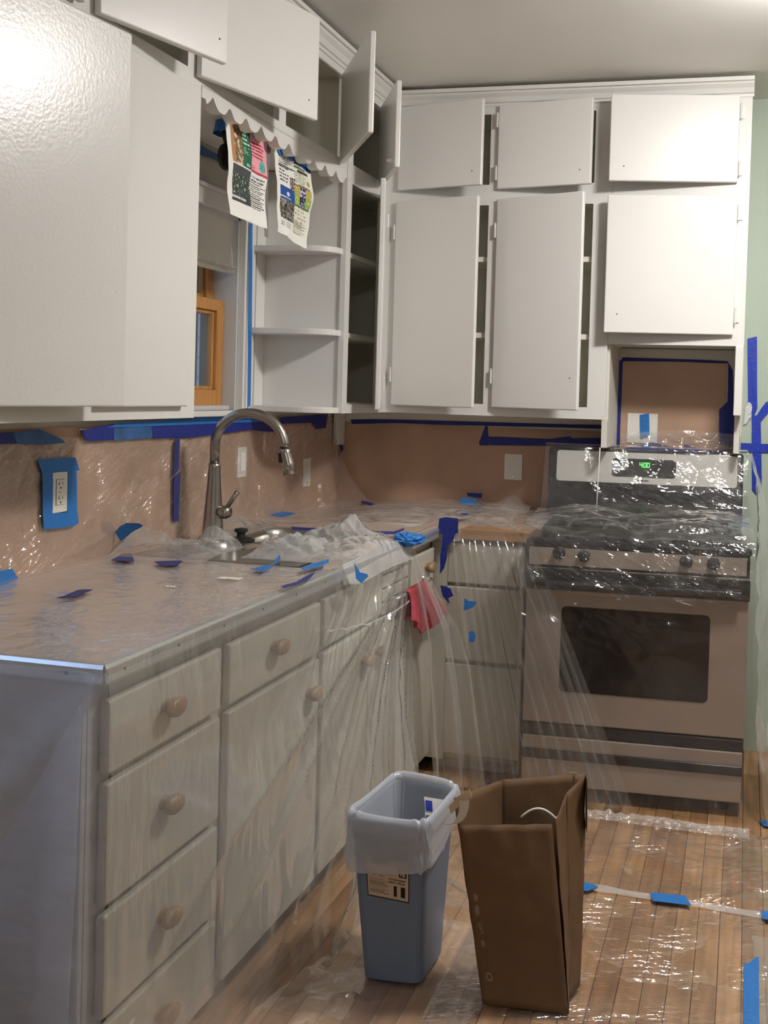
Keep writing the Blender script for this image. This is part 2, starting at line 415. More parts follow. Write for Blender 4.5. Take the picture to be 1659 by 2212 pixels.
# floor: sub-floor slab, strip planks one by one where they are seen, the rest joined
floor = struct('floor', MB().box(-.14, -6.82, -.10, 3.42, .12, -.006), HOLE)
PW = 0.0575
pm = MB()
g = .0007
pm.add([(g, 0, -.006), (PW-g, 0, -.006), (PW-g, 1, -.006), (g, 1, -.006), (g, 0, -.0012), (g+.0012, .0, 0), (PW-g-.0012, .0, 0), (PW-g, 0, -.0012),
        (g, 1, -.0012), (g+.0012, 1, 0), (PW-g-.0012, 1, 0), (PW-g, 1, -.0012)],
       [(0, 4, 8, 3), (4, 5, 9, 8), (5, 6, 10, 9), (6, 7, 11, 10), (7, 1, 2, 11), (0, 1, 7, 6, 5, 4), (3, 8, 9, 10, 11, 2)])
plank_me = pm.mesh('plank'); plank_me.materials.append(PLANK)
rp = random.Random(11)
x = 0.40
while x < 2.2:
    y = -2.9 - rp.random()*.6
    while y < 0:
        L = rp.uniform(.45, 1.25); e = min(y+L, 0.0)
        if e - y > .05:
            o = obj('plank', plank_me, floor, None, (x, y, rp.uniform(-.0004, 0)))
            o.scale = (1, e-y-.0012, 1)
        y = e
        if e >= 0: break
    x += PW
xe = x
mb = MB()
def strips(x0, x1, y0, y1):
    x = x0
    while x < x1-.01:
        mb.box(x+g, y0, -.006, min(x+PW, x1)-g, y1, 0); x += PW
strips(xe, 3.3, -6.7, 0); strips(0, .40, -6.7, 0); strips(.40, xe, -6.7, -3.5)
o = mb.build('plank_field', PLANKF, floor); o['kind'] = 'stuff'
struct('baseboard_right', MB().box(3.285, -6.7, 0, 3.3, 0, .12), PAINT)
struct('baseboard_back', MB().box(1.95, -.015, 0, 3.285, 0, .12), PAINT)

# ceiling lamp above the stove corner, just outside the picture
def ceiling_lamp(loc, strength, label):
    t = thing('ceiling_lamp', label, 'lamp', loc)
    MB().lathe((0, 0, 0), [(.0, 0), (.13, 0), (.13, -.02), (.12, -.035), (.12, -.045)][1:], 28).build('base', WHITEP, t, smooth=False)
    pr = [(.120, -.045), (.150, -.055), (.152, -.070), (.140, -.090), (.110, -.108), (.065, -.119), (.010, -.123)]
    MB().lathe((0, 0, 0), pr, 28).build('globe', globe_mat('lit_globe', strength), t, smooth=True)
    return t
ceiling_lamp((1.99, -1.52, CEIL_Z), LAMP_STRENGTH, 'lit round ceiling lamp near the stove, at the upper right picture corner')
ceiling_lamp((2.3, -5.9, CEIL_Z), REAR_LAMP_STRENGTH, 'dim round ceiling lamp at the far end of the room behind the photographer')

# ------------------------------------------------------------------ windows
def window(name, w, detailed):
    y0, y1, z0, z1 = w
    t = bpy.data.objects.new(name, None); C.objects.link(t); t['kind'] = 'structure'
    t.location = (0, (y0+y1)/2, z0); off = t.location
    m = MB(off)   # reveal lining
    m.box(-.14, y0, z0, 0, y0+.012, z1); m.box(-.14, y1-.012, z0, 0, y1, z1); m.box(-.14, y0, z1-.012, 0, y1, z1); m.box(-.14, y0, z0, -.02, y1, z0+.015)
    m.build('jamb', VINYL, t)
    m = MB(off)   # casing: flat boards with a bead and a groove
    for a, b in ((y1-.004, y1+.085), (y0-.085, y0+.004)):
        s = 1 if a > y0 else -1
        m.box(0, a, z0, .012, b, z1+.05)
        ia, ib = (a, a+.014) if s > 0 else (b-.014, b)
        m.box(.010, ia, z0, .026, ib, z1)
        oa, ob = (b-.05, b) if s > 0 else (a, a+.05)
        m.box(.010, oa, z0, .022, ob, z1+.05)
    m.box(0, y0, z1-.004, .024, y1, z1+.05)
    m.box(0, y0-.09, z1+.05, .036, y1+.09, z1+.062)
    m.build('casing', PAINT, t, bevel=.002)
    m = MB(off); m.box(-.04, y0-.10, z0-.018, .05, y1+.085, z0); m.build('sill', PAINT, t, bevel=.003)
    zm = (z0+z1)/2 + (.045 if detailed else 0)
    def sash(nm, xa, xb, za, zb):
        f = MB(off); s = .046
        ya, yb = y0+.014, y1-.014
        f.box(xa, ya, za, xb, ya+s, zb); f.box(xa, yb-s, za, xb, yb, zb)
        f.box(xa, ya+s, za, xb, yb-s, za+s*1.25); f.box(xa, ya+s, zb-s*.85, xb, yb-s, zb)
        q = .012   # inner stepped bead
        f.box(xa+.006, ya+s, za+s*1.25, xb-.012, ya+s+q, zb-s*.85); f.box(xa+.006, yb-s-q, za+s*1.25, xb-.012, yb-s, zb-s*.85)
        f.box(xa+.006, ya+s+q, za+s*1.25, xb-.012, yb-s-q, za+s*1.25+q); f.box(xa+.006, ya+s+q, zb-s*.85-q, xb-.012, yb-s-q, zb-s*.85)
        o = f.build(nm, PINE, t, bevel=.002)
        p = MB(off); xm = xa+.012; p.box(xm, ya+s, za+s, xm+.004, yb-s, zb-s*.8)
        p.build('pane', GLASS, o)
        o2 = o.children[0]; o2.location = (0, 0, 0)
    sash('lower_sash', -.085, -.048, z0+.012, zm)
    sash('upper_sash', -.125, -.090, zm-.05, z1-.012)
    m = MB(off)  # white storm-window track outside
    for yy in (y1-.05, y1-.10, y0+.02):
        m.box(-.20, yy, z0, -.145, yy+.03, z1)
    m.box(-.20, y0, z0-.03, -.145, y1, z0+.02); m.box(-.20, y0, z1-.03, -.145, y1, z1+.02)
    m.build('storm_frame', VINYL, t)
    return t
window('window_1', W1, True)
window('added_window_2', W2, False)
t = thing('roller_shade', 'white roller shade half drawn down over the wooden window', 'shade', (-.02, -1.435, 1.80))
m = MB(t.location)
m.grid(lambda u, v: (-.018+.003*math.sin(v*9), lerp(-1.865, -1.008, u), lerp(1.805, 2.0, v)), 20, 10)
m.build('fabric', SHADE, t, smooth=True)
m = MB(t.location); m.tube([(-.016, -1.865, 1.808), (-.016, -1.008, 1.808)], .009, 10); m.build('hem_bar', SHADE, t, smooth=True)
m = MB(t.location)
for k in range(44):
    yy = -1.86 + k*.0195
    m.box(-.006, yy, 1.822, -.002, yy+.010, 1.826)
o = m.build('stitching', WHITEP, t); o['kind'] = 'stuff'
# the house next door, seen as slivers through the sashes
t = thing('neighbour_house', 'pale neighbouring house glimpsed through the wooden sash window', 'house', (-3.4, 3.0, 0))
m = MB(t.location); m.box(-3.6, -1.5, -.5, -3.4, 9.0, 2.2); m.build('wall', OUT, t)
m = MB(t.location)
for k in range(14): m.box(-3.4, -1.5, -.4+.19*k, -3.385, 9.0, -.4+.19*k+.16)
m.build('siding', OUT, t)['kind'] = 'stuff'
for yy in (-1.2, .6, 2.4, 4.4, 6.4): MB(t.location).box(-3.385, yy, -.4, -3.36, yy+.14, 2.2).build('corner_trim', WHITEP, t)

# ------------------------------------------------------------------ upper cabinets
def cell_frame(mb, plane, lo, hi, a0, a1, z0, z1, ops):
    A = sorted({a0, a1, *[o[0] for o in ops], *[o[1] for o in ops]}); Z = sorted({z0, z1, *[o[2] for o in ops], *[o[3] for o in ops]})
    for i in range(len(A)-1):
        for j in range(len(Z)-1):
            ca, cz = (A[i]+A[i+1])/2, (Z[j]+Z[j+1])/2
            if any(o[0] < ca < o[1] and o[2] < cz < o[3] for o in ops): continue
            if plane == 'x': mb.box(lo, A[i], Z[j], hi, A[i+1], Z[j+1])
            else: mb.box(A[i], lo, Z[j], A[i+1], hi, Z[j+1])
def door(parent, hinge, ang, w, h, side, base, hz, hole=None, catch=None, m=PAINT, stepped=False):
    """hinge: world point of the hinge line foot; base: direction (deg) of the closed door seen from the hinge"""
    s = 1 if side == 'L' else -1
    rz = math.radians(base - s*ang) if side == 'L' else math.radians(base + ang + 180)
    mb = MB(); t = .019
    x0, x1 = (0, w) if s > 0 else (-w, 0)
    mb.box(x0, -t, 0, x1, 0, h)
    loc = Vector(hinge) - Vector(parent.location)
    d = mb.build('door', m, parent, bevel=.0045, seg=3, loc=loc, rotz=rz)
    if hole:
        MB().lathe((hole[0]*s, -t-.0003, hole[1]), [(.0026, 0), (.0026, .002)], 10, 'y').build('screw_hole', HOLE, d)
    for z in hz:
        b = MB()
        b.tube([(0-s*.004, -t-.001, z-.026), (-s*.004, -t-.001, z+.026)], .0042, 8)
        b.box(-s*.020 if s > 0 else .002, -.006, z-.022, -.002 if s > 0 else .020, -.003, z+.022)
        b.lathe((-s*.004, -t-.001, z+.026), [(.003, 0), (.0045, .003), (.001, .007)], 8)
        b.build('hinge', PAINT, d, smooth=False)
    if catch:
        b = MB(); cx, czz = catch
        b.box(s*(w-.045)-.006, 0, czz-.008, s*(w-.045)+.006, .010, czz+.008)
        b.box(s*(w-.045)-.003, .010, czz-.005, s*(w-.045)+.003, .022, czz+.005)
        b.build('catch', CHROME, d)
    return d
def crown(parent, pts_in, name='crown'):
    """crown moulding following plan points (outer face); each cross-section offset outward along given normals"""
    prof = [(0, 2.535), (.006, 2.535), (.008, 2.545), (.014, 2.548), (.022, 2.565), (.034, 2.578), (.036, 2.584), (.046, 2.586), (.046, 2.600), (0, 2.600)]
    mb = MB(parent.location); n = len(prof); vs = []
    for (px, py, nx, ny) in pts_in:
        for d, z in prof: vs.append((px+nx*d, py+ny*d, z))
    fs = []
    for i in range(len(pts_in)-1):
        for k in range(n): fs.append((i*n+k, i*n+(k+1) % n, (i+1)*n+(k+1) % n, (i+1)*n+k))
    fs.append(tuple(range(n))); fs.append(tuple((len(pts_in)-1)*n+k for k in range(n))[::-1])
    mb.add(vs, fs); return mb.build(name, PAINT, parent)
T18 = .018
FX = .33
# --- tall wall cabinet left of the window
t = thing('wall_cabinet', 'large white wall cabinet filling the upper left, left of the window', 'cabinet', (0.16, -2.37, 1.3224))
y0, y1, z0, z1 = -2.84, -1.905, 1.3224, 2.54
m = MB(t.location)
m.box(.001, y0, z0, FX-.02, y0+T18, z1); m.box(.001, y1-T18, z0, FX-.02, y1, z1)
m.box(.001, y0+T18, z0+.02, FX-.02, y1-T18, z0+.038); m.box(.001, y0+T18, z1-.02, FX-.02, y1-T18, z1); m.box(.001, y0+T18, 2.185, FX-.02, y1-T18, 2.203)
m.box(.001, y0+T18, z0+.038, .008, y1-T18, z1-.02)
m.build('carcass', INSIDE, t)
m = MB(t.location); m.box(.001, y1-.0005, z0, FX-.0005, y1+.006, 2.24); m.build('side_panel', PAINT, t)
m = MB(t.location)
cell_frame(m, 'x', FX-.02, FX, y0, y1+.02, z0, z1, [(-2.79, -2.375, 1.37, 2.16), (-2.325, -1.965, 1.37, 2.16), (-2.79, -2.41, 2.222, 2.505), (-2.352, -1.956, 2.222, 2.505)])
m.build('face_frame', PAINT, t)
door(t, (FX+.001, -2.80, 1.356), 7.5, .468, .818, 'L', 90, [], m=PAINT_TEX)
door(t, (FX+.001, -1.950, 1.353), 0.0, .385, .822, 'R', -90, [], m=PAINT)
door(t, (FX+.001, -2.366, 2.212), 15.5, .40, .30, 'L', 90, [], hole=(.37, .055))
door(t, (FX+.001, -2.81, 2.212), 1.0, .38, .30, 'L', 90, [])
crown(t, [(FX, y0, 1, 0), (FX, y1+.02, 1, 0)])
# --- bridge cabinet over the window with scalloped valance
t = thing('bridge_cabinet', 'white cabinet bridging above the window, with scalloped valance below', 'cabinet', (0.16, -1.35, 2.2))
y0, y1 = -1.885, -.825
m = MB(t.location)
m.box(.001, y0, 2.200, FX-.02, y1, 2.218); m.box(.001, y0, 2.52, FX-.02, y1, 2.54); m.box(.001, y0, 2.218, .008, y1, 2.52)
m.box(.008, -1.40, 2.218, FX-.02, -1.38, 2.52); m.box(.008, y1-.012, 2.218, FX-.02, y1, 2.52)
m.build('carcass', INSIDE, t)
m = MB(t.location); cell_frame(m, 'x', FX-.02, FX, y0, y1, 2.195, 2.54, [(y0+.005, -1.405, 2.222, 2.505), (-1.355, -.875, 2.222, 2.505)]); m.build('face_frame', PAINT, t)
m = MB(t.location)   # valance board with a repeating cusp-and-lobe edge
top, N = 2.196, 200
def vz(y):
    s = (y - (-1.821))/.0988
    k = math.floor(s+.5); f = s - k           # f in -.5..+.5, k-th hollow
    h = .8*(.5 + .5*math.cos(2*PI*f))**2.2
    if k % 3 == 0: h = (1-abs(math.sin(PI*f)))**1.2     # sharp cusp
    return 2.139 + .032*h + .012*(y1-y)/1.0
ring = []
for i in range(N+1):
    y = lerp(y0+.004, y1, i/N); z = vz(y)
    if y < y0+.03: z = 2.165
    ring.append((y, z))
vs = []; fs = []
for y, z in ring: vs += [(FX-.034, y, z), (FX, y, z), (FX, y, top), (FX-.034, y, top)]
for i in range(N):
    for k in range(4): fs.append((i*4+k, i*4+(k+1) % 4, i*4+4+(k+1) % 4, i*4+4+k))
fs += [(0, 1, 2, 3), (N*4+3, N*4+2, N*4+1, N*4)]
m.add(vs, fs); m.build('valance', PAINT, t)
door(t, (FX+.001, -1.918, 2.207), 15.0, .49, .305, 'L', 90, [], hole=(.445, .05))
door(t, (FX+.001, -.905, 2.20), 31.5, .49, .312, 'R', -90, [])
crown(t, [(FX, y0, 1, 0), (FX, y1, 1, 0)])
# --- corner cabinet on the left wall
t = thing('corner_cabinet', 'white corner cabinet with two doors ajar behind the open rounded shelves', 'cabinet', (0.16, -.5, 1.3224))
y0, y1, z0, z1 = -.805, -.02, 1.3224, 2.54
m = MB(t.location)
m.box(.001, y0, z0, FX-.02, y0+T18, z1)
for za in (z0+.02, 1.600, 1.895, 2.185, z1-.02): m.box(.008, y0+T18, za, FX-.02, y1, za+.018)
m.box(.001, y0+T18, z0+.03, .008, y1, z1); m.box(.008, y1-.006, z0+.03, .345, y1, z1)
m.build('carcass', INSIDE, t)
m = MB(t.location); m.box(.001, y0-.004, z0, FX-.006, y0, 2.20); m.build('end_panel', PAINT, t)
m = MB(t.location); cell_frame(m, 'x', FX-.02, FX, y0-.012, -.314, z0, z1, [(-.770, -.435, 1.355, 2.155), (-.765, -.435, 2.225, 2.505)]); m.build('face_frame', PAINT, t)
door(t, (FX+.001, -.500, 2.197), 28.0, .39, .305, 'R', -90, [], catch=(.33, .03))
door(t, (FX+.001, -.430, 1.338), 17.5, .36, .838, 'R', -90, [.10, .74])
crown(t, [(FX, y0-.012, 1, 0), (FX, -.334, 1, 0), ])
# --- open rounded end shelves
t = thing('corner_shelf_unit', 'open white shelf unit with rounded ends between window and corner cabinet', 'shelf', (0.12, -.86, 1.3224))
m = MB(t.location); m.box(.001, -.880, 1.3224, .014, -.810, 2.195); m.build('back_panel', PAINT, t)
def shelf_poly(z, d=.118, w=.318):
    pts = [(.014, -.8095), (.014, -.8095-d)]
    for k in range(13):
        a = k/12*PI/2
        pts.append((w-.125+.125*math.sin(a), -.8095-d+ (d-.028)*(1-math.cos(a))))
    pts.append((w, -.8095))
    return [(x, y, z) for x, y in pts]
for z in (1.3224, 1.600, 1.893):
    m = MB(t.location); m.prism(shelf_poly(z), (0, 0, .021)); m.build('shelf', PAINT, t, bevel=.002)
# --- back wall cabinets
t = thing('wall_cabinet', 'white wall cabinet on the back wall with four doors ajar', 'cabinet', (.78, -.17, 1.3224))
x0, x1, z0, z1 = .345, 1.205, 1.3224, 2.54
YF = -.334
m = MB(t.location)
m.box(x0, YF+.02, z0+.01, x0+.004, -.026, z1); m.box(x1-T18, YF+.02, z0+.01, x1, -.007, z1)
m.box(.765, YF+.02, z0+.04, .783, -.026, z1)
for za in (z0+.02, 1.630, 1.930, 2.185, z1-.02): m.box(x0+.004, YF+.02, za, x1-T18, -.026, za+.02)
m.box(x0+.004, -.026, z0+.02, x1-T18, -.007, z1)
m.build('carcass', INSIDE, t)
m = MB(t.location)
cell_frame(m, 'y', YF, YF+.02, FX+.0005, x1+.0145, z0, z1, [(.39, .735, 1.368, 2.150), (.80, 1.148, 1.368, 2.150), (.39, .735, 2.230, 2.505), (.80, 1.148, 2.230, 2.505)])
m.build('face_frame', PAINT, t)
door(t, (.365, YF-.001, 2.211), 13, .375, .331, 'L', 0, [], hole=(.335, .055))
door(t, (.772, YF-.001, 2.209), 10.5, .385, .325, 'L', 0, [.06, .265], hole=(.34, .055))
door(t, (.362, YF-.001, 1.352), 16, .38, .815, 'L', 0, [.12, .69], catch=(.3, .30))
door(t, (.778, YF-.001, 1.356), 20.5, .385, .815, 'L', 0, [.12, .69], hole=(.35, .12), catch=(.3, .30))
crown(t, [(.335, YF, 0, -1), (1.21, YF, 0, -1)])
# --- cabinet over the stove
t = thing('wall_cabinet', 'white wall cabinet above the stove alcove, with two doors', 'cabinet', (1.47, -.17, 1.3224))
x0, x1, z0 = 1.2145, 1.7273, 1.6135
m = MB(t.location)
for a in (x0+.004, x1-.022): m.box(a, YF+.02, z0, a+T18, -.007, z1)
m.box(x0+.022, YF+.02, z0+.004, x1-.022, -.007, z0+.02); m.box(x0+.022, YF+.02, z1-.02, x1-.022, -.007, z1); m.box(x0+.022, YF+.02, 2.185, x1-.022, -.02, 2.203)
m.box(x0+.022, -.02, z0+.02, x1-.022, -.007, z1-.02)
m.build('carcass', INSIDE, t)
m = MB(t.location); cell_frame(m, 'y', YF, YF+.02, x0+.006, x1, z0, z1, [(1.25, 1.675, 1.665, 2.150), (1.25, 1.675, 2.230, 2.505)]); m.build('face_frame', PAINT, t)
m = MB(t.location)   # left alcove panel reaching below the cabinets
m.add([], []); m.prism([(x0-.008, YF+.001, 1.322), (x0-.008, -.007, 1.322), (x0-.008, -.007, 1.215), (x0-.008, YF+.001, 1.215)], (.022, 0, 0)); m.box(x0+.004, YF+.021, 1.322, x0+.014, -.007, z0)
m.build('alcove_panel', BOARDW, t)
m = MB(t.location); m.box(x1-.024, YF+.001, 1.36, x1-.001, -.27, z0); m.box(x1-.026, -.27, 1.21, x1-.006, -.007, z0); m.build('alcove_panel', BOARDW, t)
m = MB(t.location); m.box(x1-.03, YF-.004, 1.355, x1-.002, YF+.02, z0); m.build('alcove_post', PAINT, t, bevel=.002)
door(t, (1.681, YF-.001, 2.217), 9.5, .474, .322, 'R', 180, [.05, .26], hole=(.42, .055), catch=(.3, .01))
door(t, (1.685, YF-.001, 1.653), 6.0, .478, .518, 'R', 180, [.07, .45], hole=(.43, .07))
crown(t, [(1.2105, YF, 0, -1), (x1+.005, YF, 0, -1), (x1+.005, -.02, 1, 0)][:2])
# lower corner post under the cabinets
tag(MB().box(.0125, -.095, 1.168, .034, -.012, 1.3215).build('corner_post', BOARDW, bevel=.002), 'short white board hanging in the corner below the cabinets', 'board')
# ------------------------------------------------------------------ base cabinets
BX = .655
def oval_knob(parent, x, y, z, nx=1, ny=0, L=.035):
    m = MB(parent.location); vs = []
    prof = [(0.0, .62), (.005, .55), (.010, .62), (.015, .88), (.022, 1.0), (.028, .93), (.032, .70), (.034, .35)]
    fs = []; n = 20
    for d, s in prof:
        for k in range(n):
            a = 2*PI*k/n; p = L*s*math.cos(a); q = .0195*(.25+.75*s)*math.sin(a)
            vs.append((x+d, y+p, z+q) if nx else (x+p, y-d, z+q))
    for i in range(len(prof)-1):
        for k in range(n): fs.append((i*n+k, i*n+(k+1) % n, (i+1)*n+(k+1) % n, (i+1)*n+k))
    fs.append(tuple((len(prof)-1)*n+k for k in range(n)))
    m.add(vs, fs)
    return m.build('knob', KNOBW, parent, smooth=True)
def front(parent, name, a0, a1, z0, z1, knob=None, plane='x', pos=BX):
    m = MB(parent.location)
    if plane == 'x': m.box(pos-.02, a0, z0, pos, a1, z1)
    else: m.box(a0, pos, z0, a1, pos+.02, z1)
    o = m.build(name, BASEP, parent, bevel=.006, seg=3)
    if knob:
        k = oval_knob(parent, pos, knob[0], knob[1]) if plane == 'x' else oval_knob(parent, knob[0], pos, knob[1], 0, 1)
        k.parent = o
    return o
def base_unit(label, a0, a1, ops, plane='x'):
    if plane == 'x':
        t = thing('base_cabinet', label, 'cabinet', (.33, (a0+a1)/2, 0))
        m = MB(t.location)
        m.box(.01, a0, .09, .60, a0+.016, .878); m.box(.01, a1-.016, .09, .60, a1, .878); m.box(.01, a0+.016, .09, .60, a1-.016, .108); m.box(.01, a0+.016, .108, .018, a1-.016, .878)
        m.box(.56, a0, 0, .575, a1, .09)
        m.build('carcass', BASEP, t)
        m = MB(t.location); cell_frame(m, 'x', BX-.045, BX-.022, a0, a1, .06, .878, ops); m.build('face_frame', BASEP, t)
    else:
        t = thing('base_cabinet', label, 'cabinet', ((a0+a1)/2, -.33, 0))
        m = MB(t.location)
        m.box(a0, -.62, .09, a0+.016, -.01, .878); m.box(a1-.016, -.62, .09, a1, -.01, .878); m.box(a0+.016, -.62, .09, a1-.016, -.01, .108); m.box(a0, -.575, 0, a1, -.56, .09)
        m.build('carcass', BASEP, t)
        m = MB(t.location); cell_frame(m, 'y', -.643, -.62, a0, a1, .06, .878, ops); m.build('face_frame', BASEP, t)
    return t
t = base_unit('cream four drawer base cabinet at the near end of the counter', -2.785, -2.308, [])
for za, zb, kz in ((.702, .838, .775), (.462, .686, .582), (.254, .446, .355), (.07, .238, .160)):
    front(t, 'drawer', -2.755, -2.325, za, zb, (-2.555, kz))
m = MB(t.location); m.box(.01, -2.80, .02, .632, -2.7855, .878); m.build('end_panel', BASEP, t, bevel=.002)
t = base_unit('cream base cabinet with one drawer over a door, second from the near end', -2.307, -1.752, [])
front(t, 'drawer', -2.287, -1.765, .700, .836, (-2.06, .783))
front(t, 'door', -2.287, -1.765, .08, .684, (-1.835, .61))
t = base_unit('cream sink base cabinet with a slotted vent panel', -1.751, -.985, [])
front(t, 'false_front', -1.735, -1.262, .705, .838)
m = MB(t.location)
zz = [.70, .735, .743, .778, .786, .821, .829, .862]
for a, b in ((.70, .735), (.743, .778), (.786, .821), (.829, .862)): m.box(BX-.02, -1.255, a, BX, -.995, b)
o = m.build('vent_panel', BASEP, t, bevel=.003)
m = MB(t.location); m.box(BX-.021, -1.255, .70, BX-.017, -.995, .862); m.build('vent_shade', HOLE, t)  # dark sheet standing in for the shade behind the vent slots
front(t, 'door', -1.735, -1.375, .08, .69, (-1.42, .60)); front(t, 'door', -1.365, -.995, .08, .69, (-1.30, .60))
t = base_unit('narrow cream base cabinet between the sink cabinet and the inner corner', -.965, -.645, [])
front(t, 'drawer', -.955, -.675, .70, .84, (-.786, .785)); front(t, 'door', -.955, -.675, .08, .686)
t = base_unit('cream base cabinet on the back wall between corner and stove', .66, .972, [], 'y')
front(t, 'drawer', .70, .990, .712, .862, None, 'y', -.665); front(t, 'door', .70, .990, .43, .70, None, 'y', -.665); front(t, 'drawer', .70, .990, .08, .415, None, 'y', -.665)
MB(t.location).box(.637, -.665, .06, .701, -.6435, .876).build('corner_filler', BASEP, t)
# towel bar on the sink cabinet
t = thing('towel_bar', 'chrome towel bar below the slotted vent panel, holding the red cloth', 'towel bar', (.68, -1.0, .75))
m = MB(t.location); m.tube([(.688, -1.22, .748), (.688, -.80, .748)], .0045, 10); m.build('rail', CHROME, t, smooth=True)
for yy in (-1.20, -.82):
    m = MB(t.location); m.tube([(.656, yy, .748), (.688, yy, .748)], .0055, 10); m.lathe((.656, yy, .748), [(.014, 0), (.012, .004)], 14, 'x'); m.build('bracket', CHROME, t, smooth=False)
# ------------------------------------------------------------------ worktop
SY0, SY1, SX0, SX1 = -1.715, -.965, .125, .560      # sink cut-out
t = thing('worktop', 'beige laminate worktop running along the left wall and around the corner', 'countertop', (.33, -1.4, .879))
m = MB(t.location)
X1 = .672
m.box(.007, -2.80, .879, X1, SY0, .913); m.box(.007, SY0, .879, SX0, SY1, .913); m.box(SX1, SY0, .879, X1, SY1, .913); m.box(.007, SY1, .879, X1, -.66, .913); m.box(.007, -.66, .879, .75, -.007, .913)
m.build('laminate_top', COUNTER, t)
m = MB(t.location); m.prism([(.75, -.678, .877), (1.008, -.678, .877), (.970, -.007, .877), (.75, -.007, .877)], (0, 0, .0365)); m.build('wood_top', BUTCHER, t, bevel=.002)
m = MB(t.location); m.box(.672, -.692, .870, .75, -.66, .914); m.build('front_edge', COUNTER, t)
m = MB(t.location)
m.prism([(X1, -2.80, .877), (X1+.002, -2.80, .877), (X1+.005, -2.80, .883), (X1+.003, -2.80, .895), (X1+.005, -2.80, .908), (X1+.002, -2.80, .915), (X1-.018, -2.80, .9155), (X1-.018, -2.80, .9135), (X1, -2.80, .9135)], (0, 2.11, 0))
o = m.build('metal_edging', ALU, t)
for k in range(11):
    MB(t.location).lathe((X1+.0035, -2.74+k*.19, .8955), [(.0028, 0), (.002, .0015)], 8, 'x').build('nail', HOLE, o).parent = o
m = MB(t.location)
m.prism([(.007, -2.80, .877), (.007, -2.802, .877), (.007, -2.805, .883), (.007, -2.803, .895), (.007, -2.805, .908), (.007, -2.802, .915), (.007, -2.782, .9155), (.007, -2.782, .9135), (.007, -2.80, .9135)], (X1-.006, 0, 0))
o = m.build('metal_edging', ALU, t)
for k in range(4):
    MB(t.location).lathe((.60-k*.155, -2.8035, .8955), [(.0032, 0), (.002, -.0015)], 8, 'y').build('nail', HOLE, o).parent = o
# ------------------------------------------------------------------ sink, faucet
t = thing('sink', 'stainless double bowl sink set in the counter, partly under film', 'sink', (.34, -1.34, .72))
def bowl(ya, yb, xa, xb, zr, depth):
    m = MB(t.location); ly = [(0, 0.0), (.004, -.004), (.010, -.02), (.016, -.10), (.03, -depth+.02), (.05, -depth), (.09, -depth-.002)]
    vs = []; n = None
    for d, z in ly:
        p = rrect(xa+d, ya+d, xb-d, yb-d, max(.07-d*.4, .03), 6); n = len(p)
        vs += [(x, y, zr+z) for x, y in p]
    fs = [((i+1)*n+k, (i+1)*n+(k+1) % n, i*n+(k+1) % n, i*n+k) for i in range(len(ly)-1) for k in range(n)]
    fs.append(tuple((len(ly)-1)*n+k for k in range(n)))
    m.add(vs, fs)
    o = m.build('bowl', SINKM, t, smooth=True)
    return o
bowl(SY0+.022, -1.352, SX0+.025, SX1-.022, .9185, .17); bowl(-1.328, SY1-.022, SX0+.025, SX1-.022, .9185, .17)
m = MB(t.location)   # rim deck with two bowl openings
zt = .9185
def ringpatch(xa, ya, xb, yb, outer):
    p = rrect(xa, ya, xb, yb, .07, 6); n = len(p); vs = [(x, y, zt) for x, y in p]
    cx, cy = (xa+xb)/2, (ya+yb)/2; q = []
    for x, y in p:
        dx, dy = x-cx, y-cy
        s = min((outer[2]-cx)/dx if dx > 1e-9 else 9e9, (outer[0]-cx)/dx if dx < -1e-9 else 9e9, (outer[3]-cy)/dy if dy > 1e-9 else 9e9, (outer[1]-cy)/dy if dy < -1e-9 else 9e9)
        q.append((cx+dx*s, cy+dy*s, zt))
    vs += q
    m.add(vs, [(k, (k+1) % n, n+(k+1) % n, n+k) for k in range(n)])
ringpatch(SX0+.025, SY0+.022, SX1-.022, -1.352, (SX0-.008, SY0-.008, SX1+.008, -1.34)); ringpatch(SX0+.025, -1.328, SX1-.022, SY1-.022, (SX0-.008, -1.34, SX1+.008, SY1+.008))
m.box(.045, SY0-.008, .914, SX0-.0081, SY1+.008, zt)
m.build('rim', SINKM, t)
for yy in (-1.53, -1.145):
    m = MB(t.location); m.lathe((.34, yy, .747), [(.044, 0), (.044, .003), (.034, .004), (.03, .001)], 20); m.build('drain', CHROME, t)
t = thing('faucet', 'tall brushed nickel gooseneck kitchen faucet behind the sink', 'faucet', (.125, -1.375, .9185))
fx, fy = .125, -1.375
m = MB(t.location); m.lathe((fx, fy, .9185), [(.036, 0), (.036, .006), (.034, .010), (.0315, .05), (.027, .11), (.0215, .18), (.0185, .235), (.0185, .245), (.0165, .246)], 28); m.build('body', STEEL, t, smooth=True)
m = MB(t.location)
path = [(fx, fy, 1.165), (fx, fy, 1.215)]
for k in range(0, 21):
    a = math.radians(180 - k*8.6); path.append((fx+.118+.118*math.cos(a), fy, 1.222+.105*math.sin(a)))
a = path[-1]; path.append((a[0]+.003, fy, a[1+1]-.012))
m.tube(path, .0155, 18); m.build('spout', STEEL, t, smooth=True)
b = path[-1]
m = MB(t.location); m.tube([(b[0], fy, b[2]-.001), (b[0]+.003, fy, b[2]-.018), (b[0]+.012, fy, b[2]-.05), (b[0]+.021, fy, b[2]-.083)], [.0152, .0158, .0185, .0225], 20); sh = m.build('spray_head', STEEL, t, smooth=True)
m = MB(t.location); m.tube([(b[0]-.013, fy-.004, b[2]-.018), (b[0]-.010, fy-.004, b[2]-.048)], .0075, 10); m.build('spray_button', BLACKM, sh).parent = sh
m = MB(t.location); m.lathe((b[0]+.0, fy, b[2]-.0005), [(.0162, 0), (.0162, -.003)], 20); m.build('joint_ring', BLACKM, t)
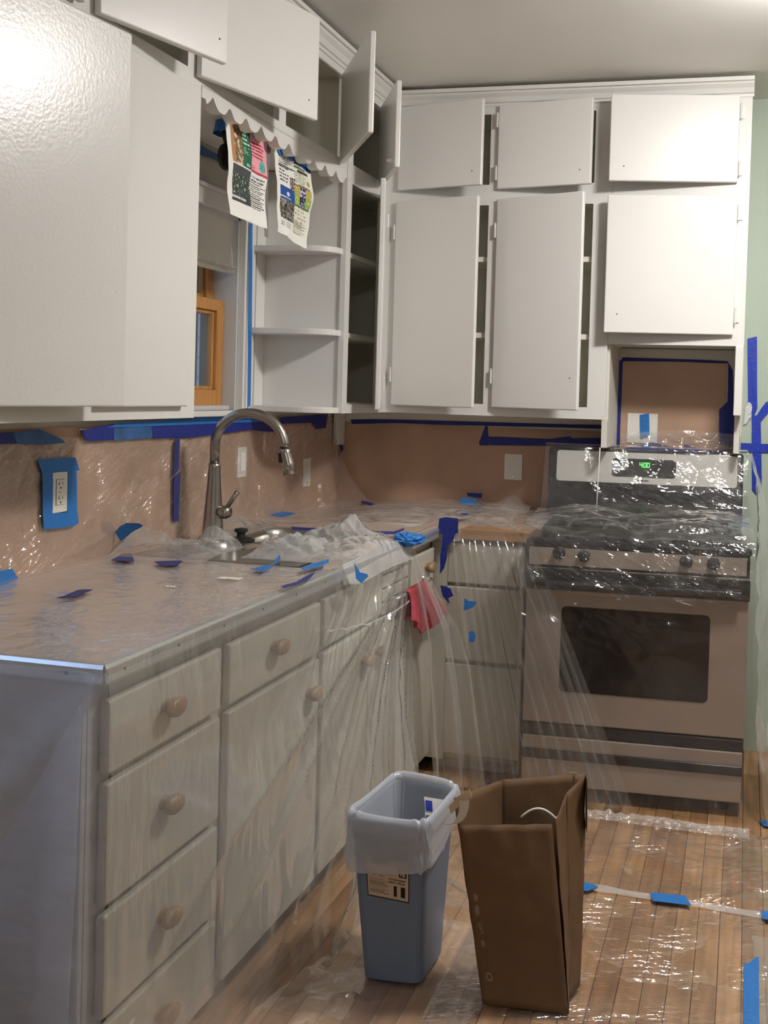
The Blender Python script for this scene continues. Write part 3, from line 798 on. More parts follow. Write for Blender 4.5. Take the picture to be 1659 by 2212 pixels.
m = MB(t.location); m.tube([(fx+.015, fy, 1.012), (fx+.046, fy, 1.012), (fx+.058, fy, 1.012)], [.021, .021, .015], 18); h = m.build('handle_hub', STEEL, t, smooth=True)
m = MB(t.location); m.tube([(fx+.046, fy-.002, 1.024), (fx+.064, fy-.002, 1.052), (fx+.082, fy-.002, 1.078)], [.0065, .0075, .008], 12); m.build('lever', STEEL, h, smooth=True).parent = h
t = thing('sink_stopper', 'black rubber sink stopper lying on the sink deck beside the faucet', 'stopper', (.215, -1.345, .919))
m = MB(t.location); m.lathe((.205, -1.340, .919), [(.044, 0), (.044, .004), (.030, .010), (.014, .014), (.013, .026), (.021, .030), (.021, .036)], 22); m.build('plug', BLACKM, t, smooth=False)
m = MB(t.location); m.lathe((.205, -1.340, .955), [(.021, 0), (.0205, .003), (.012, .005)], 22); m.build('cap', BLACKM, t)

# ------------------------------------------------------------------ stove (local frame: x along the front, y towards the wall)
SR = .0606; SO = (1.0199, -.7797, 0.0)
t = thing('stove', 'freestanding black and stainless electric stove under clear film', 'stove', SO, SR)
sw = .757
def sp(name, mb, m, parent=None, **k): return mb.build(name, m, parent or t, **k)
m = MB(); m.box(0, .03, .05, sw, .655, .885); sp('body', m, BLACK)
for fx_, fy_ in ((.05, .08), (.70, .08), (.05, .60), (.70, .60)):
    sp('foot', MB().lathe((fx_, fy_, 0), [(.018, 0), (.014, .05)], 12), BLACKM)
m = MB(); m.box(-.004, -.012, .886, sw+.004, .60, .914); sp('cooktop', m, BLACK, bevel=.010, seg=3)
m = MB(); m.box(.001, -.004, .815, sw-.001, .03, .886); sp('control_frame', m, BLACK, bevel=.003)
m = MB(); m.prism([(x, -.010, z) for x, z in rrect(.008, .822, sw-.012, .882, .004)], (0, .008, 0)); sp('control_panel', m, STOVEM)
for kx, kz in ((.112, .866), (.199, .860), (.544, .859), (.635, .859)):
    m = MB(); m.lathe((kx, -.010, kz), [(.022, 0), (.022, -.004), (.019, -.006), (.017, -.024), (.012, -.027)], 22, 'y')
    k = sp('knob', m, BLACKM, smooth=False)
    m = MB(); m.box(kx-.004, -.040, kz-.017, kx+.004, -.030, kz+.017); sp('knob_grip', m, BLACKM, k, bevel=.002)
dr = sp('oven_door', MB().box(.002, -.012, .272, sw-.002, .03, .812), STOVEM, bevel=.004)
m = MB(); m.box(-.001, -.030, .738, sw+.001, -.012, .812); sp('door_top_band', m, BLACK, dr, bevel=.006)
m = MB(); m.tube([(.03, -.050, .765), (sw-.03, -.050, .765)], .012, 14); m.box(.04, -.05, .757, .065, -.028, .773); m.box(sw-.065, -.05, .757, sw-.04, -.028, .773); sp('handle', m, BLACK, dr)
m = MB(); m.prism([(x, -.0145, z) for x, z in rrect(.127, .385, .631, .682, .018)], (0, .006, 0)); sp('oven_window', m, DARKG, dr)
m = MB(); m.box(.003, -.006, .226, sw-.003, .03, .265); sp('lower_trim', m, BLACK, bevel=.003)
dw = sp('storage_drawer', MB().box(.004, -.010, .052, sw-.004, .03, .224), STOVEM, bevel=.004)
m = MB(); m.box(.004, -.018, .145, sw-.004, -.010, .180); sp('drawer_lip', m, BLACK, dw, bevel=.004)
m = MB(); m.prism([(0, .515, .914), (0, .575, .914), (0, .60, 1.205), (0, .555, 1.205)], (sw, 0, 0)); bg = sp('backguard', m, BLACK, bevel=.012, seg=3)
def gy(z): return .515+.040*(z-.914)/.291
def guard_panel(name, xa, za, xb, zb, r, off, mt, th=.004):
    m = MB(); m.prism([(x, gy(z)-off, z) for x, z in rrect(xa, za, xb, zb, r)], (0, th, 0)); return sp(name, m, mt, bg)
guard_panel('silver_panel', .034, 1.074, .733, 1.194, .012, .003, STOVEP)
guard_panel('display', .252, 1.100, .500, 1.171, .014, .005, BLACK)
# clock figures, seven-segment: 4:00
GREEN_LED = mat('green_led', (0.02, .3, .02), emit=(0.10, 1.0, 0.12), es=2.6)
SEG = {'a': (0, 1, 1, 1), 'b': (1, .5, 1, 1), 'c': (1, 0, 1, .5), 'd': (0, 0, 1, 0), 'e': (0, 0, 0, .5), 'f': (0, .5, 0, 1), 'g': (0, .5, 1, .5)}
m = MB(); cw, chh, bw = .0085, .0165, .0022
for dx, ch in ((.361, 'fgbc'), (.376, 'abcdef'), (.389, 'abcdef')):
    for s in ch:
        x0_, z0_, x1_, z1_ = SEG[s]; zz = 1.1395
        m.box(dx+x0_*cw-bw/2, gy(zz)-.0068, zz+z0_*chh-bw/2, dx+x1_*cw+bw/2, gy(zz)-.0056, zz+z1_*chh+bw/2)
for q in (.25, .7): m.box(.3715, gy(1.14)-.0068, 1.1395+q*chh-.001, .3735, gy(1.14)-.0056, 1.1395+q*chh+.001)
sp('clock_digits', m, GREEN_LED, bg)
m = MB()
for k, wd in enumerate((.005, .004, .006, .004, .006, .005, .005)): m.box(.352+k*.0065, gy(1.087)-.0042, 1.084, .352+k*.0065+wd, gy(1.087)-.003, 1.0885+.001*(k % 2))
sp('maker_mark', m, BLACK, bg)
for gx in (.19, .565):
    m = MB()
    for yy in (.08, .30, .50): m.box(gx-.15, yy, .930, gx+.15, yy+.012, .944)
    for xx in (-.15, -.07, .06, .138): m.box(gx+xx, .08, .930, gx+xx+.012, .512, .944)
    for xx in (-.15, .138):
        for yy in (.08, .50): m.box(gx+xx, yy, .914, gx+xx+.012, yy+.012, .932)
    gr = sp('grate', m, BLACKM)
    for yy in (.19, .40): sp('burner', MB().lathe((gx, yy, .914), [(.045, 0), (.045, .008), (.03, .012), (.03, .016)], 20), BLACKM, gr)

# ------------------------------------------------------------------ outlets and switch plates
def plate(label, ax, a, b, z0, z1, off=.0, kind='blank'):
    """wall plate on plane ax at offset, a..b along the wall"""
    if ax == 'x': loc = (off, (a+b)/2, (z0+z1)/2)
    else: loc = ((a+b)/2, -off, (z0+z1)/2)
    t = thing('wall_plate', label, 'wall plate', loc); m = MB()
    def bx(mm, p0, z0_, p1, z1_, d0, d1):
        if ax == 'x': mm.box(d0, p0, z0_, d1, p1, z1_)
        else: mm.box(p0, -d1, z0_, p1, -d0, z1_)
    w, h = (b-a)/2, (z1-z0)/2
    bx(m, -w, -h, w, h, 0, .005); m.build('cover', WHITEP, t, bevel=.0025)
    if kind == 'outlet':
        m = MB(); bx(m, -.0175, -.034, .0175, .034, .005, .0052); m.build('gap', HOLE, t)
        m = MB(); bx(m, -.0165, -.033, .0165, .033, .005, .0075); m.build('receptacle', WHITEP, t, bevel=.001)
        m = MB()
        for zc in (.019, -.019):
            bx(m, -.008, zc-.001, -.0062, zc+.009, .0075, .0078); bx(m, -.011, zc+.003, -.0065, zc+.0048, .0075, .0078); bx(m, .006, zc, .0076, zc+.008, .0075, .0078); bx(m, -.0025, zc-.010, .0025, zc-.0055, .0075, .0078)
        m.build('slots', HOLE, t)
        m = MB(); bx(m, -.007, -.001, -.004, .002, .0075, .0079); m.build('led', HOLE, t)
    elif kind == 'switch':
        m = MB(); bx(m, -.016, -.033, .016, .033, .005, .009); m.build('rocker', WHITEP, t, bevel=.002)
    else:
        for zc in (.042, -.042) if h > .05 else ():
            m = MB(); bx(m, -.003, zc-.003, .003, zc+.003, .005, .0062); m.build('screw', HOLE if kind == 'wide' else CHROME, t)
    return t
plate('white duplex outlet framed by blue tape on the left backsplash', 'x', -2.043, -1.977, 1.066, 1.174, .0145, 'outlet')
plate('white switch plate under film right behind the faucet arch', 'x', -.986, -.917, 1.085, 1.193, .006, 'switch')
plate('white plate under film, farthest along the left backsplash near the corner', 'x', -.402, -.328, 1.007, 1.124, .006, 'blank')
plate('white plate on the bare back wall left of the stove', 'y', .757, .835, 1.047, 1.158, .006, 'blank')
plate('wide white plate with blue tape in the alcove above the stove', 'y', 1.270, 1.394, 1.225, 1.347, .006, 'wide')

# ------------------------------------------------------------------ masking tape scraps
def tape(ax, val, ck, pts, label):
    i = 'xyz'.index(ax); n = len(pts)
    P3 = []
    for p in pts:
        q = list(p); q.insert(i, val); P3.append(Vector(q))
    c = sum(P3, Vector())/n
    bm = bmesh.new(); vs = [bm.verts.new(p) for p in P3]
    f = bm.faces.new(vs); bm.normal_update()
    nrm = Vector((0, 0, 0)); nrm[i] = 1.0 if ax in 'xz' else -1.0
    if f.normal.dot(nrm) < 0: f.normal_flip()
    bmesh.ops.triangulate(bm, faces=[f])
    bmesh.ops.subdivide_edges(bm, edges=bm.edges[:], cuts=2, use_grid_fill=True)
    for v in bm.verts:                       # wrinkles
        w = nz(v.co.x*45, v.co.y*45, v.co.z*45)
        v.co += nrm*(.0008*w)
        ed = [nz(v.co.x*140+k*9, v.co.y*140, v.co.z*140) for k in range(3)]
        if v.is_boundary:
            d = Vector(ed)*.0016; d[i] = 0; v.co += d
    r = bmesh.ops.extrude_face_region(bm, geom=bm.faces[:])
    for v in [g_ for g_ in r['geom'] if isinstance(g_, bmesh.types.BMVert)]: v.co += nrm*.0006
    bmesh.ops.recalc_face_normals(bm, faces=bm.faces[:])
    for v in bm.verts: v.co -= c
    me = bpy.data.meshes.new('masking_tape'); bm.to_mesh(me); bm.free(); me.materials.append(TAPE_M[ck])
    o = bpy.data.objects.new('masking_tape', me); C.objects.link(o); o.location = c
    return tag(o, label, 'tape', 'blue masking tape pieces')
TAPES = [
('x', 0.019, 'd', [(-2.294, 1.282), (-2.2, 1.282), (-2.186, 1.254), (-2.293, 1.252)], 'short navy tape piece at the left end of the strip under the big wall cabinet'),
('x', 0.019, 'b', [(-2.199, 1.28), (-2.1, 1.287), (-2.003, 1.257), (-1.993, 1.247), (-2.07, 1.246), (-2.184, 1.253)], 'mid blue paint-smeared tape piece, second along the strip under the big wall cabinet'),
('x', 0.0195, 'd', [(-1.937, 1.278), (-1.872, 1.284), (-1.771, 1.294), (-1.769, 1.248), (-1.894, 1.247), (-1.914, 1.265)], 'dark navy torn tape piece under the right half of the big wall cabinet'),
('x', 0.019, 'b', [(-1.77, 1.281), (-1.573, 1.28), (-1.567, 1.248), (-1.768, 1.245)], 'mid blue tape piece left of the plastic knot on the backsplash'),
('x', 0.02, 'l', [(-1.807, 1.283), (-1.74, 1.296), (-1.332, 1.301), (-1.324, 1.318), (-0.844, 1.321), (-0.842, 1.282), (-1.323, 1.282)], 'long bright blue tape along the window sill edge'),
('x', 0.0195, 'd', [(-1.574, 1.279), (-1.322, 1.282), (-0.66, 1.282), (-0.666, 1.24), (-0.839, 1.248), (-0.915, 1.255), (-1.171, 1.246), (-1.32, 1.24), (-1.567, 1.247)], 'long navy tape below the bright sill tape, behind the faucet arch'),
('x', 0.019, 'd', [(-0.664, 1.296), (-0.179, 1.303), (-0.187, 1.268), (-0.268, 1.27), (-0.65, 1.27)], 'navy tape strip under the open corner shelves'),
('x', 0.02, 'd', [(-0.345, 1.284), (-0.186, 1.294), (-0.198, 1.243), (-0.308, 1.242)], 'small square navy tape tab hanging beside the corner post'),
('x', 0.018, 'p', [(-1.433, 1.239), (-1.404, 1.238), (-1.406, 1.14), (-1.439, 1.121)], 'upper half of the thin vertical tape on the backsplash left of the faucet'),
('x', 0.018, 'p', [(-1.436, 1.119), (-1.394, 1.137), (-1.399, 0.979), (-1.432, 0.978)], 'lower half of the thin vertical tape on the backsplash left of the faucet'),
('x', 0.019, 'l', [(-2.103, 1.21), (-1.946, 1.207), (-1.926, 1.171), (-1.975, 1.171), (-2.039, 1.172), (-2.084, 1.172)], 'blue tape piece along the top of the taped wall outlet'),
('x', 0.019, 'l', [(-2.084, 1.172), (-2.039, 1.172), (-2.039, 1.066), (-2.079, 1.068)], 'blue tape piece along the left of the taped wall outlet'),
('x', 0.0195, 'l', [(-1.977, 1.171), (-1.941, 1.171), (-1.935, 1.06), (-1.978, 1.063)], 'blue tape piece along the right of the taped wall outlet'),
('x', 0.0195, 'l', [(-2.08, 1.069), (-1.935, 1.062), (-1.926, 1.03), (-1.946, 1.024), (-2.073, 1.029)], 'blue tape piece along the bottom of the taped wall outlet'),
('y', -0.012, 'd', [(-0.014, 1.165), (0.014, 1.171), (0.03, 1.151), (0.011, 1.115), (-0.008, 1.114)], 'tiny navy tape scrap below the corner post'),
('z', 0.9235, 'p', [(0.262, -2.361), (0.264, -2.331), (0.249, -2.263), (0.255, -2.248), (0.279, -2.244), (0.292, -2.337), (0.283, -2.358)], 'lone dark violet-blue tape scrap on the empty left counter top'),
('x', 0.022, 'l', [(-2.28, 0.95), (-2.198, 0.949), (-2.172, 0.92), (-2.222, 0.914), (-2.279, 0.906)], 'blue tape piece where the left counter meets the backsplash, at the picture edge'),
('y', -1.735, 'l', [(0.007, 0.981), (0.021, 0.998), (0.042, 1.01), (0.083, 1.012), (0.098, 1.005), (0.062, 0.985), (0.028, 0.956)], 'upright blue tape flap on top of the plastic bundle left of the sink'),
('z', 0.9245, 'p', [(0.082, -1.868), (0.044, -1.758), (0.065, -1.739), (0.146, -1.856)], 'violet-blue tape under the left end of the plastic bundle left of the sink'),
('z', 0.9245, 'p', [(0.192, -1.835), (0.252, -1.789), (0.285, -1.868), (0.238, -1.882)], 'violet-blue tape at the near foot of the plastic bundle left of the sink'),
('z', 0.927, 'l', [(0.49, -1.857), (0.506, -1.75), (0.446, -1.576), (0.497, -1.684), (0.535, -1.869)], 'bright blue folded tape on the counter at the near corner of the sink'),
('z', 0.93, 'l', [(0.605, -1.792), (0.614, -1.686), (0.621, -1.628), (0.641, -1.691), (0.644, -1.758), (0.626, -1.824)], 'thin blue tape on the counter before the plastic heap'),
('z', 0.928, 'p', [(0.667, -2.057), (0.676, -1.984), (0.663, -1.865), (0.664, -1.833), (0.687, -1.922), (0.694, -2.025), (0.681, -2.071)], 'curved violet tape sliver near the front counter edge'),
('x', 0.722, 'l', [(-1.701, 0.938), (-1.655, 0.904), (-1.594, 0.89), (-1.586, 0.881), (-1.642, 0.871), (-1.683, 0.891)], 'small blue tape fold on the hanging plastic below the plastic heap'),
('z', 0.934, 'd', [(0.247, -1.053), (0.378, -1.04), (0.415, -1.115), (0.283, -1.117)], 'navy tape along the far rim of the sink, left of the plastic heap'),
('z', 0.934, 'd', [(0.507, -1.041), (0.602, -1.006), (0.605, -0.895), (0.625, -0.967), (0.627, -1.072), (0.529, -1.096)], 'navy tape along the counter right of the plastic heap'),
('z', 0.925, 'l', [(0.007, -0.695), (0.003, -0.573), (0.073, -0.606), (0.064, -0.748)], 'blue tape scrap on the counter beyond the sink'),
('z', 0.935, 'd', [(0.154, -0.109), (0.2, -0.148), (0.27, -0.234), (0.258, -0.281), (0.197, -0.214)], 'navy tape scrap on the back counter near the corner'),
('y', -0.05, 'd', [(0.606, 0.987), (0.675, 0.987), (0.671, 0.967), (0.611, 0.972)], 'navy tape patch low on the back wall above the taped seam'),
('y', -0.12, 'l', [(0.589, 0.949), (0.609, 0.974), (0.671, 0.967), (0.661, 0.948)], 'brighter blue tape patch standing behind the taped seam'),
('z', 0.94, 'd', [(0.672, -0.475), (0.693, -0.392), (0.691, -0.339), (0.713, -0.308), (0.681, -0.211), (0.678, -0.072), (0.633, 0.143), (0.673, 0.032), (0.705, -0.118), (0.725, -0.339), (0.716, -0.451), (0.696, -0.547)], 'zigzag navy tape along the film seam on the back counter'),
('y', -0.705, 'd', [(0.676, 0.95), (0.698, 0.957), (0.747, 0.954), (0.747, 0.904), (0.723, 0.889), (0.679, 0.896), (0.671, 0.916)], 'broad crumpled navy tape over the front edge of the inner counter corner'),
('y', -0.712, 'd', [(0.691, 0.898), (0.74, 0.904), (0.734, 0.879), (0.712, 0.852), (0.711, 0.818), (0.702, 0.771), (0.685, 0.749), (0.685, 0.817), (0.691, 0.854)], 'long narrow navy tape hanging from the inner counter corner'),
('y', -0.76, 'd', [(0.702, 0.718), (0.721, 0.716), (0.742, 0.707), (0.751, 0.683), (0.733, 0.673), (0.74, 0.652), (0.712, 0.678)], 'navy tape lump on the hanging film below the inner corner'),
('y', -0.8, 'l', [(0.803, 0.686), (0.818, 0.677), (0.849, 0.676), (0.836, 0.656), (0.802, 0.641)], 'bright blue tape lump on the film, right of the navy one'),
('y', -0.8, 'l', [(0.823, 0.566), (0.835, 0.574), (0.847, 0.561), (0.845, 0.535), (0.826, 0.53)], 'small blue tape spot on the film, lowest of those under the inner corner'),
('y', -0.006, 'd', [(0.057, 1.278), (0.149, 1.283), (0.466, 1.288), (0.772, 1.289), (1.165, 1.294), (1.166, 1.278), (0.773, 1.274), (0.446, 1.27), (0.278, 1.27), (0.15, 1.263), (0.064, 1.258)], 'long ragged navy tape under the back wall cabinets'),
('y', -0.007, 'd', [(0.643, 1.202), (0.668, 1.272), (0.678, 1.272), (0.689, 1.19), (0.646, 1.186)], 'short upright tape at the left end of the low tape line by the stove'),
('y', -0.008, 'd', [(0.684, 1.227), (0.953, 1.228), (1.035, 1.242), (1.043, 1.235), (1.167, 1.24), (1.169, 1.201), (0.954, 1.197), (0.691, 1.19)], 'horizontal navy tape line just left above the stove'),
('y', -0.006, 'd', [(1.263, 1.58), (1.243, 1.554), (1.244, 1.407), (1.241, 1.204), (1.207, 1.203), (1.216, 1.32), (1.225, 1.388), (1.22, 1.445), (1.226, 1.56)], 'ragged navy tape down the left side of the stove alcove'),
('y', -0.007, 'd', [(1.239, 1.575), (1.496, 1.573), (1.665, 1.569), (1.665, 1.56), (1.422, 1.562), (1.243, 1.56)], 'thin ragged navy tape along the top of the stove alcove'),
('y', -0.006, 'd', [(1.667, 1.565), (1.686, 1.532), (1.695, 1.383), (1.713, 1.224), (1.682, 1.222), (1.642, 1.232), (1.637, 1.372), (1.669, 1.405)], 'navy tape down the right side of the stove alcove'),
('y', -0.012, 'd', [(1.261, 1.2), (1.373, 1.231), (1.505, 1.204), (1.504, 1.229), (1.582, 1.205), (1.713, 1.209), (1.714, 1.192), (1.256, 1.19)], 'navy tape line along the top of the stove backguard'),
('y', -0.014, 'l', [(1.321, 1.341), (1.358, 1.348), (1.364, 1.25), (1.326, 1.246)], 'short upright blue tape across the wide outlet plate in the stove alcove'),
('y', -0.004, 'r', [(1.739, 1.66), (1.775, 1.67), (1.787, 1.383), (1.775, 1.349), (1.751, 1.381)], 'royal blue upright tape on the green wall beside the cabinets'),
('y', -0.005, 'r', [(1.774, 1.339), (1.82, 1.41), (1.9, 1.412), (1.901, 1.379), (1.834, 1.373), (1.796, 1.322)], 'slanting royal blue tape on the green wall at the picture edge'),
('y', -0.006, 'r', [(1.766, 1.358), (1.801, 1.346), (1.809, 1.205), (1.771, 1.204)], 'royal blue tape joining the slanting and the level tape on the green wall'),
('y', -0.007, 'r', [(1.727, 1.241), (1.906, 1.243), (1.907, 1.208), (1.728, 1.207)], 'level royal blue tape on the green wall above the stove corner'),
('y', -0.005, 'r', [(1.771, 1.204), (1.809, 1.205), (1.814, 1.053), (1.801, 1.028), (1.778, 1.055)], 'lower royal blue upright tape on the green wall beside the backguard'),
('y', -0.008, 'w', [(1.74, 1.385), (1.754, 1.408), (1.767, 1.393), (1.763, 1.348), (1.746, 1.32), (1.735, 1.314), (1.738, 1.348)], 'paint-spattered white tape end beside the right alcove post'),
('z', 0.012, 'l', [(1.329, -1.396), (1.356, -1.402), (1.381, -1.416), (1.357, -1.453), (1.331, -1.456)], 'blue floor tape half hidden behind the paper bag'),
('z', 0.013, 'l', [(1.528, -1.409), (1.624, -1.399), (1.645, -1.453), (1.539, -1.458)], 'blue floor tape in the middle of the film edge on the floor'),
('z', 0.013, 'l', [(1.829, -1.427), (1.887, -1.414), (1.885, -1.474), (1.835, -1.472)], 'blue floor tape at the right end of the film edge on the floor'),
('z', 0.012, 'l', [(1.785, -1.726), (1.798, -1.715), (1.812, -1.688), (1.822, -1.678), (1.82, -2.003), (1.784, -2.014)], 'long blue floor tape at the lower right picture corner'),
('z', 0.01, 'l', [(1.833, -0.76), (1.908, -0.752), (1.906, -0.804), (1.848, -0.804)], 'blue floor tape beside the right foot of the stove'),
('y', -0.78, 'l', [(0.876, 0.017), (0.907, 0.029), (0.902, -0.007), (0.887, -0.015)], 'light blue tape gathering the film foot between bin and bag'),
('z', 0.008, 'd', [(0.882, -0.715), (0.921, -0.697), (0.922, -0.74), (0.894, -0.749)], 'navy tape on the floor behind the paper bag'),
('x', 0.022, 'l', [(-0.967, 1.985), (-0.941, 1.989), (-0.926, 1.633), (-0.921, 1.343), (-0.946, 1.332)], 'upright blue tape between window casing and corner shelves'),
('x', 0.008, 'b', [(-1.337, 2.182), (-1.277, 2.184), (-1.23, 2.18), (-1.126, 2.177), (-1.125, 2.158), (-1.244, 2.155), (-1.335, 2.149)], 'smeared blue tape high on the wall above the window')
]

for a in TAPES: tape(*a)
# crumpled tape bunch that gathers the hanging film at the counter edge by the sink
def crumple_blob(name, c, r, mt, label, cat, group, seed, nu=26, nv=14, amp=.45):
    m = MB(c)
    def f(u, v):
        th = 2*PI*u; ph = PI*(v*.96+.02)
        d = Vector((math.cos(th)*math.sin(ph), math.sin(th)*math.sin(ph), math.cos(ph)))
        k = 1 + amp*ridge(d.x*1.7+seed, d.y*1.7, d.z*1.7) + .15*nz(d.x*5, d.y*5+seed, d.z*5)
        return Vector(c) + Vector((d.x*r[0], d.y*r[1], d.z*r[2]))*k
    m.grid(f, nu, nv, closeu=True)
    o = m.build(name, mt, None, loc=c)
    return tag(o, label, cat, group)
crumple_blob('masking_tape', (.682, -1.10, .925), (.042, .050, .018), TAPE_M['l'], 'crumpled bright blue tape bunch gathering the film at the counter edge by the sink', 'tape', 'blue masking tape pieces', 3.1)

# ------------------------------------------------------------------ printed sheets hanging from the valance
rq = random.Random(5)
def textlines(u, v, x0, y0, x1, y1, n, seed, ink, paper, fill=.55):
    """rows of small unreadable lettering as short dashes"""
    t_ = (v-y0)/(y1-y0)*n
    if t_ % 1 > .5: return paper
    row = int(t_); col = int((u-x0)*90)
    h = math.sin(row*12.9898+col*78.233+seed)*43758.5453
    h -= math.floor(h)
    end = math.sin(row*3.7+seed)*.5+.5
    if (u-x0)/(x1-x0) > .7+.3*end: return paper
    return ink if h < fill+.2 else paper
def paper1(u, v):
    W = (.93, .93, .91)
    if u < .11 or v < .17 or v > .98 or u > .97: return W if u < .97 else (.45, .44, .43)
    if u < .56:
        if v > .56:      # food advert: brown picture and green panel
            if u < .36:
                k = nz(u*22, v*22, 2)
                if u < .18: return (.72, .52, .38)
                if k > .18: return (.88, .80, .74)
                if k > -.05: return (.62, .42, .28)
                return (.42, .44, .27)
            if .80 < v < .93 and .38 < u < .53: return textlines(u, v, .38, .80, .53, .93, 3, 1.0, (.86, .92, .88), (.16, .40, .29), .5)
            if .70 < v < .78 and .38 < u < .52: return textlines(u, v, .38, .70, .52, .78, 4, 2.0, (.70, .82, .74), (.16, .40, .29), .4)
            if .585 < v < .62 and .44 < u < .54: return textlines(u, v, .44, .585, .54, .62, 2, 7.0, (.9, .95, .9), (.16, .40, .29))
            return (.16, .40, .29)
        if v > .545: return W
        if v < .20: return (.27, .27, .27)
        if v < .245: return textlines(u, v, .13, .2, .55, .245, 1, 4.0, (.8, .8, .8), (.27, .27, .27), .7)
        k = nz(u*30, v*26, 8) + .5*nz(u*70, v*60, 1)
        if v > .46: return (.31, .31, .33)
        if k > .42: return (.72, .74, .72)
        if k > .12: return (.32, .38, .33)
        return (.22, .26, .23)
    if v > .55:           # pink notice
        if v > .91: return (.80, .84, .90) if nz(u*20, v*20) > 0 else (.88, .66, .70)
        if v < .575: return (.74, .25, .32)
        if .72 < v < .89 and u < .86: return textlines(u, v, .58, .72, .9, .89, 5, 9.0, (.62, .20, .28), (.93, .66, .70), .75)
        if (u-.84)**2*1.3 + (v-.65)**2*2.0 < .0085: return (.38, .74, .68) if nz(u*34, v*34) > -.22 else (.25, .50, .50)
        if .58 < v < .625 and u < .66: return (.74, .25, .32) if nz(u*60, v*60) > 0 else (.93, .66, .70)
        return (.93, .66, .70)
    if v > .53: return W
    if v > .46: return textlines(u, v, .60, .46, .94, .53, 2, 3.0, (.40, .42, .45), W, .6)
    return textlines(u, v, .59, .17, .95, .46, 13, 5.0, (.34, .34, .35), W, .75)
def paper2(u, v):
    W = (.92, .92, .90); Cc = (.90, .90, .84)
    if v > .955-.10*u: return (.13, .36, .66) if u > .12 else W
    if v < .10 or u < .07 or u > .94: return W
    if u < .50:
        if v > .80: return textlines(u, v, .09, .80, .48, .93, 6, 1.0, (.45, .45, .45), W, .5)
        if .785 < v: return (.35, .35, .36)
        if v > .56:
            if u > .38 and v < .70: return (.30, .22, .25) if nz(u*40, v*40) > -.1 else (.75, .70, .66)
            return textlines(u, v, .09, .57, .37, .77, 5, 2.0, (.35, .35, .37), W, .6) if .6 < v else W
        if v > .41:
            if (u-.29)**2*2 + (v-.485)**2*6 < .004: return (.85, .88, .93)
            return textlines(u, v, .14, .43, .46, .455, 1, 6, (.8, .85, .92), (.17, .31, .58), .6) if .43 < v < .455 else (.17, .31, .58)
        if v > .19:
            k = nz(u*24, v*22, 5)
            return (.30, .27, .23) if k > .15 else ((.58, .56, .52) if k > -.15 else (.18, .17, .16))
        return textlines(u, v, .1, .13, .48, .18, 2, 3, (.55, .55, .55), W, .5)
    if v > .83:
        if (u-.78)**2*1.4 + (v-.90)**2*9 < .006: return (.20, .45, .30)
        return textlines(u, v, .56, .84, .93, .92, 2, 4, (.28, .36, .31), Cc, .85)
    if v > .80: return (.25, .22, .20) if .58 < u < .90 else Cc
    if v > .65:
        if (u-.88)**2*3 + (v-.71)**2*6 < .006: return (.66, .62, .30)
        return textlines(u, v, .56, .65, .84, .79, 7, 8, (.50, .50, .46), Cc, .6)
    if v > .635: return (.45, .44, .40) if u < .92 else Cc
    if v > .42:
        if .64 < u < .80:
            k = nz(u*34, v*34, 3)
            return (.78, .76, .86) if k > .12 or .575 < v < .60 else (.15, .14, .24)
        w = v-.42
        return (lerp(.50, .78, w*4.6), lerp(.70, .62, w*3), .34) if nz(u*30, v*30) > -.35 else (.84, .80, .55)
    if v > .40: return (.40, .40, .38)
    if v > .24: return textlines(u, v, .56, .24, .92, .39, 4, 5, (.62, .60, .52), Cc, .35)
    return textlines(u, v, .56, .12, .92, .235, 8, 11, (.50, .48, .42), Cc, .7)
def hang(c00, c10, c01, c11, bow, seed):
    c00, c10, c01, c11 = map(Vector, (c00, c10, c01, c11))
    def f(u, v):
        p = (c00*(1-u)+c10*u)*(1-v) + (c01*(1-u)+c11*u)*v
        p.x += bow*math.sin(PI*(1-v)*.9) * (.5+.5*u) + .010*nz(u*2.2+seed, v*2.6, seed) + .004*nz(u*6, v*6, seed)
        return p
    return f
o = printed('newspaper_sheet', hang((.285, -1.615, 1.905), (.29, -1.372, 1.898), (.289, -1.663, 2.180), (.289, -1.368, 2.176), -.012, 1.0), paper1, 84, 200)
tag(o, 'newspaper sheet with green and pink adverts hanging from the valance', 'newspaper', 'newspaper sheets taped under the valance')
m = MB(); m.grid(lambda u, v: (.278-.006*math.sin(v*4), lerp(-1.378, -1.350, u)+.006*math.sin(v*6), lerp(1.876, 2.165, v)), 4, 20)
m.build('back_fold', mat('grey_newsprint', (.20, .195, .185), .8), o)
o = printed('newspaper_sheet', hang((.290, -1.314, 1.901), (.290, -1.093, 1.877), (.286, -1.350, 2.168), (.288, -1.056, 2.176), .012, 4.0), paper2, 84, 200)
tag(o, 'newspaper sheet with blue top tape and cream adverts hanging from the valance', 'newspaper', 'newspaper sheets taped under the valance')
m = MB((.3, -1.2, 2.16)); m.grid(lambda u, v: (.2925+.004*nz(u*8, v*8), lerp(-1.33, -1.045, u)+.004*nz(u*9, 3), lerp(2.146-.012*nz(u*7, 1), 2.196, v)), 16, 4)
tag(m.build('masking_tape', TAPE_M['l'], loc=(.3, -1.2, 2.16)), 'blue tape band holding the right newspaper sheet to the valance', 'tape', 'blue masking tape pieces')

